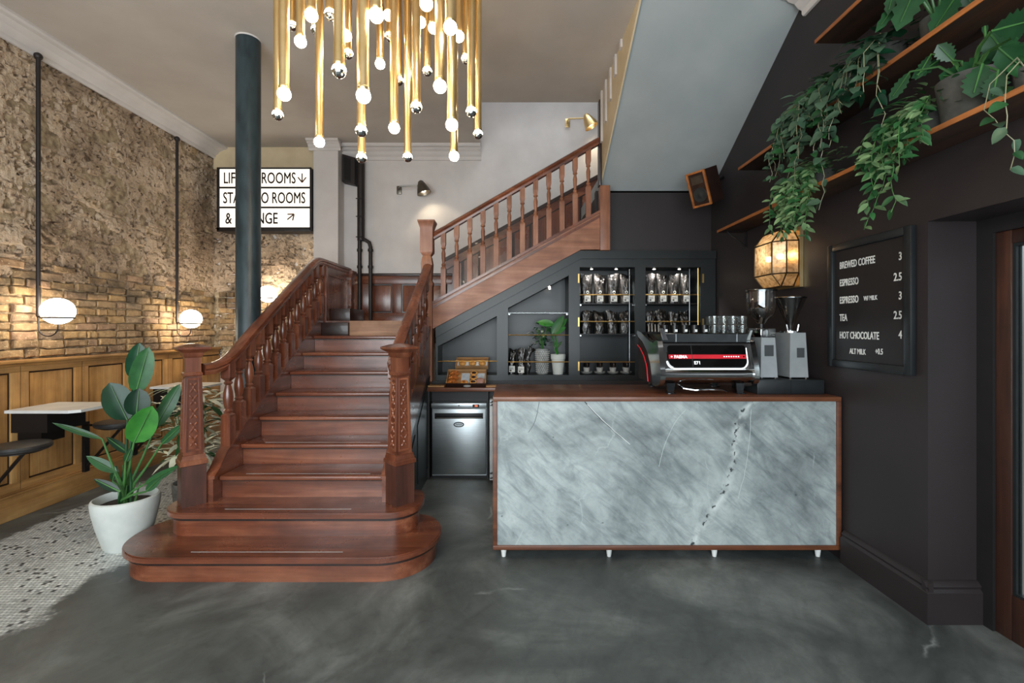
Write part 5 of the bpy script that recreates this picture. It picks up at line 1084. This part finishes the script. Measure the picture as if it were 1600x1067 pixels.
# ================================================================== WALL GLOBE LAMPS
def globe(lab, x, y, z, pipe_from, wall, r=.118):
    t = thing('wall_lamp', lab, 'lamp', (x, y, z)); sx_ = Vector((1, 0, 0)) if wall == 'left' else Vector((0, -1, 0)); off = .175
    if wall == 'left': pw = Vector((XL+.055-x, 0, 0))
    else: pw = Vector((-.17, 0, 0))
    MB().sphere((0, 0, 0), r, 32, 20, .97).build('globe', 'globe_glow', t, True)
    ztop_ = pipe_from-z; rp_ = .0165
    MB().tube([pw+Vector((0, 0, ztop_)), pw+Vector((0, 0, -.04)), pw+Vector((.01, 0, -.052))], rp_, 12).build('conduit', 'iron', t, True)
    MB().sphere(pw+Vector((0, 0, ztop_)), .032, 14, 8).build('conduit_cap', 'iron', t, True)
    for zz in (.22, ztop_*.55): MB().tube([pw+Vector((-.02, 0, zz)), pw+Vector((.028, 0, zz))], .007, 6).build('clip', 'brass', t, True)
    rr = r*math.cos(math.asin(.5))+.006; MB().tube([(rr*math.cos(a), rr*math.sin(a), -r*.5) for a in [2*PI*i/32 for i in range(32)]], .0085, 8, closed=True).build('ring', 'black_metal', t, True)
    MB().tube([pw+Vector((0, 0, -.045)), Vector((-rr, 0, -r*.5))], .006, 8).build('ring_arm', 'iron', t, True)
    arc = []
    for i in range(13):
        a = PI+PI*i/12; c0 = pw.x*.5; arc.append((c0+abs(pw.x*.5)*math.cos(a), 0, -r-.02+.085*math.sin(a)+.0 if 0 < i < 12 else (-.05 if i == 0 else -r+.004)))
    MB().tube(arc, .006, 8).build('stem', 'iron', t, True); return t
globe('glowing white globe wall lamp nearest the left edge of the photo', -4.02, 4.03, 1.747, P(55, 88, 4.03).z, 'left')
globe('glowing white globe wall lamp above the left newel post', -4.02, 5.70, 1.71, P(277, 217, 5.70).z, 'left')
pg = P(416, 459, 6.26); globe('glowing white globe wall lamp partly hidden behind the iron column', pg.x, 6.30, pg.z, 2.85, 'back')
# ================================================================== SIGN
s0, s1 = P(340, 262, 6.22), P(485, 360, 6.22)
sg = thing('lightbox_sign', 'illuminated white lightbox sign with three lines of lettering behind the column', 'sign', ((s0.x+s1.x)/2, 6.3, s1.z))
MB().box((s0.x, 6.24, s1.z), (s1.x, 6.46, s0.z)).build('case', 'iron', sg)
zl = [P(0, q, 6.22).z for q in (263, 293, 324, 355.5)]
MB().bbox((s0.x-.01, 6.215, s1.z-.015), (s1.x+.01, 6.245, zl[3]), .003).bbox((s0.x-.01, 6.215, zl[0]), (s1.x+.01, 6.245, s0.z+.005), .003).bbox((s0.x-.01, 6.215, s1.z), (s0.x+.025, 6.245, s0.z), .003).bbox((s1.x-.01, 6.215, s1.z), (s1.x+.012, 6.245, s0.z), .003).build('frame', 'iron', sg)
for k in (1, 2): MB().box((s0.x+.02, 6.218, zl[k]-.012), (s1.x-.005, 6.24, zl[k]+.012)).build('divider', 'iron', sg)
for k in range(3): MB().box((s0.x+.02, 6.228, zl[k+1]+.008), (s1.x-.005, 6.236, zl[k]-.008)).build('light_panel', 'sign_glow', sg)
for s, px, py, wpx, al in (('LIFT TO ROOMS', 348.5, 286.5, 0, 'LEFT'), ('STAIRS TO ROOMS', 348, 317.5, 0, 'LEFT'), ('& LOUNGE', 351.5, 349.5, 0, 'LEFT')):
    p = P(px, py, 6.225); tgt = {'LIFT TO ROOMS': 462, 'STAIRS TO ROOMS': 477, '& LOUNGE': 434}[s]; m_ = textmb(s, .215, 1., 'LEFT', .001, .0); b0 = list(m_.v); f0_ = list(m_.f)
    for dx, dz in ((.007, .0), (.0035, .004)): m_.add([(a+dx, b+dz, c+.0004) for a, b, c in b0], f0_)
    wd = max(v[0] for v in m_.v); k_ = (P(tgt, 0, 6.225).x-p.x)/wd
    m_.xf(frame3((p.x, 6.226, p.z), (1, 0, 0), (0, 0, 1)) @ Matrix.Diagonal((k_, 1, 1, 1))).build('lettering', 'sign_ink', sg)
def arrow(a, b):
    A, B = P(*a, 6.225), P(*b, 6.225); d = (B-A).normalized(); n_ = Vector((-d.z, 0, d.x)); q = MB().tube([A, B], .009, 4)
    for s_ in (-1, 1): q.tube([B, B-d*.07+n_*s_*.055], .009, 4)
    q.build('arrow', 'sign_ink', sg)
arrow((472, 271), (472, 285)); arrow((449, 343), (459.5, 334.5))
# ================================================================== PIPES, DUCT, SCONCES
pp = thing('soil_pipe', 'dark brown soil pipe with a looped branch on the white back wall', 'pipe', (P(564, 0, 6.40).x, 6.42, ZL))
def pw_(px, py, Y=6.41): return P(px, py, Y)
MB().tube([pw_(564, 247), pw_(564, 376)], .05, 16).build('main_pipe', 'iron', pp); MB().tube([pw_(562, 374), pw_(562, 410), pw_(562, 500)], .028, 14).build('down_pipe', 'iron', pp)
MB().tube([pw_(565, 373), pw_(571, 375), pw_(577, 379), pw_(579, 386), pw_(579, 500)], .027, 14).build('branch_pipe', 'iron', pp)
for py in (310, 338, 370): MB().tube([pw_(556, py, 6.36), pw_(569, py, 6.36)], .007, 6).build('clamp', 'iron', pp)
for px in (562, 579):
    for py in (391, 417): MB().tube([pw_(px, py-2), pw_(px, py+2)], .038, 14).build('joint_ring', 'iron', pp)
a, b = P(537, 243, 6.44), P(556.5, 289, 6.44)
dk_ = thing('duct_box', 'dark box high on the back wall beside the soil pipe', 'box', (a.x+.1, 6.44, b.z)); MB().prism([(a.x, a.z), (b.x, a.z-.05), (b.x, b.z-.01), (a.x, b.z+.03)], 1, 6.38, YB-.004).build('casing', 'iron', dk_); MB().prism([(a.x+.03, a.z-.04), (b.x-.06, a.z-.08), (b.x-.06, b.z+.03), (a.x+.03, b.z+.06)], 1, 6.374, 6.381).build('face_plate', 'black_metal', dk_)
def sconce(lab, plate, elbow, top, bot, Y, mat, e):
    o0 = P(*plate, YB); t = thing('wall_sconce', lab, 'lamp', o0); k = lambda p, Yq: P(*p, Yq)-o0
    MB().bbox((-.035, -.025, -.06), (.035, -.001, .06), .008).build('wall_plate', mat, t, True); MB().tube([(0, -.02, 0), (0.0, -.05, .02), k((plate[0]+2, elbow[1]+1), Y), k(elbow, Y)], .010, 8).build('arm', mat, t, True)
    A, B = k(top, Y), k(bot, Y); d = (B-A).normalized(); L = (B-A).length; M = Matrix.Translation(A) @ Vector((0, 0, 1)).rotation_difference(d).to_matrix().to_4x4()
    MB().lathe([(.012, 0), (.035, .015*L/.2), (.06, L*.35), (.085, L*.7), (.10, L), (.094, L), (.078, L*.7), (.05, L*.35)], n=24, capt=False).xf(M).build('shade', mat, t, True)
    MB().sphere((0, 0, L*.72), .035, 14, 8).xf(M).build('bulb', 'sconce_glow', t, True)
    W_ = o0+B; spot('sconce_light', W_-d*.02, W_+d+Vector((0, .12, 0)), e, (1, .86, .62), 120, .03)
sconce('pewter wall sconce shining down on the white wall above the landing', (624, 297.5), (656, 290), (656.5, 282), (663, 302), 6.28, 'pewter', 9)
sconce('polished brass wall sconce high on the stairwell wall at the top of the flight', (886.5, 193), (916, 184.5), (914.5, 178), (925, 198), 6.28, 'brass', 12)
# ================================================================== FLAP TABLES AND STOOLS
def flap_table(lab, y):
    t = thing('wall_table', lab, 'table', (-4.14, y, .90)); zt = .018
    MB().prism([(0, -.22), (.52, -.22), (.58, -.17), (.58, .17), (.52, .22), (0, .22)], 2, .0, .024).build('top', 'marble_white', t, True)
    MB().box((.0, -.17, -.17), (.30, -.15, 0)).box((0, .15, -.17), (.30, .17, 0)).box((.28, -.15, -.17), (.30, .15, 0)).build('apron', 'black_metal', t, True); MB().box((-.02, -.1, -.27), (.18, .1, -.17)).build('bracket', 'black_metal', t, True)
flap_table('white marble-topped table fixed to the panelling nearest the left edge', 3.93); flap_table('white marble-topped table half hidden behind the left newel', 5.42)
def stool(lab, y):
    t = thing('wall_stool', lab, 'stool', (-4.14, y, .67)); c0 = (.41, -.07, 0)
    MB().lathe([(.16, 0), (.178, .012), (.182, .03), (.175, .046), (.15, .052), (.02, .056)], c0, 32).build('seat', 'leather_black', t, True); MB().lathe([(.13, -.012), (.13, .0)], c0, 24).build('seat_plate', 'black_metal', t, True)
    MB().box((.0, .0, -.46), (.03, .05, .02)).build('wall_post', 'black_metal', t, True); MB().tube([(.015, .02, -.008), (.38, -.05, -.008)], .012, 8).build('arm', 'black_metal', t, True); MB().tube([(.02, .02, -.42), (.44, -.06, -.01)], .013, 8).build('strut', 'black_metal', t, True)
stool('round black leather wall stool at the left edge of the photo', 3.52); stool('round black leather wall stool behind the tall broad-leaved plant', 4.38); stool('round black leather wall stool between the tall plant and the far table', 4.95)
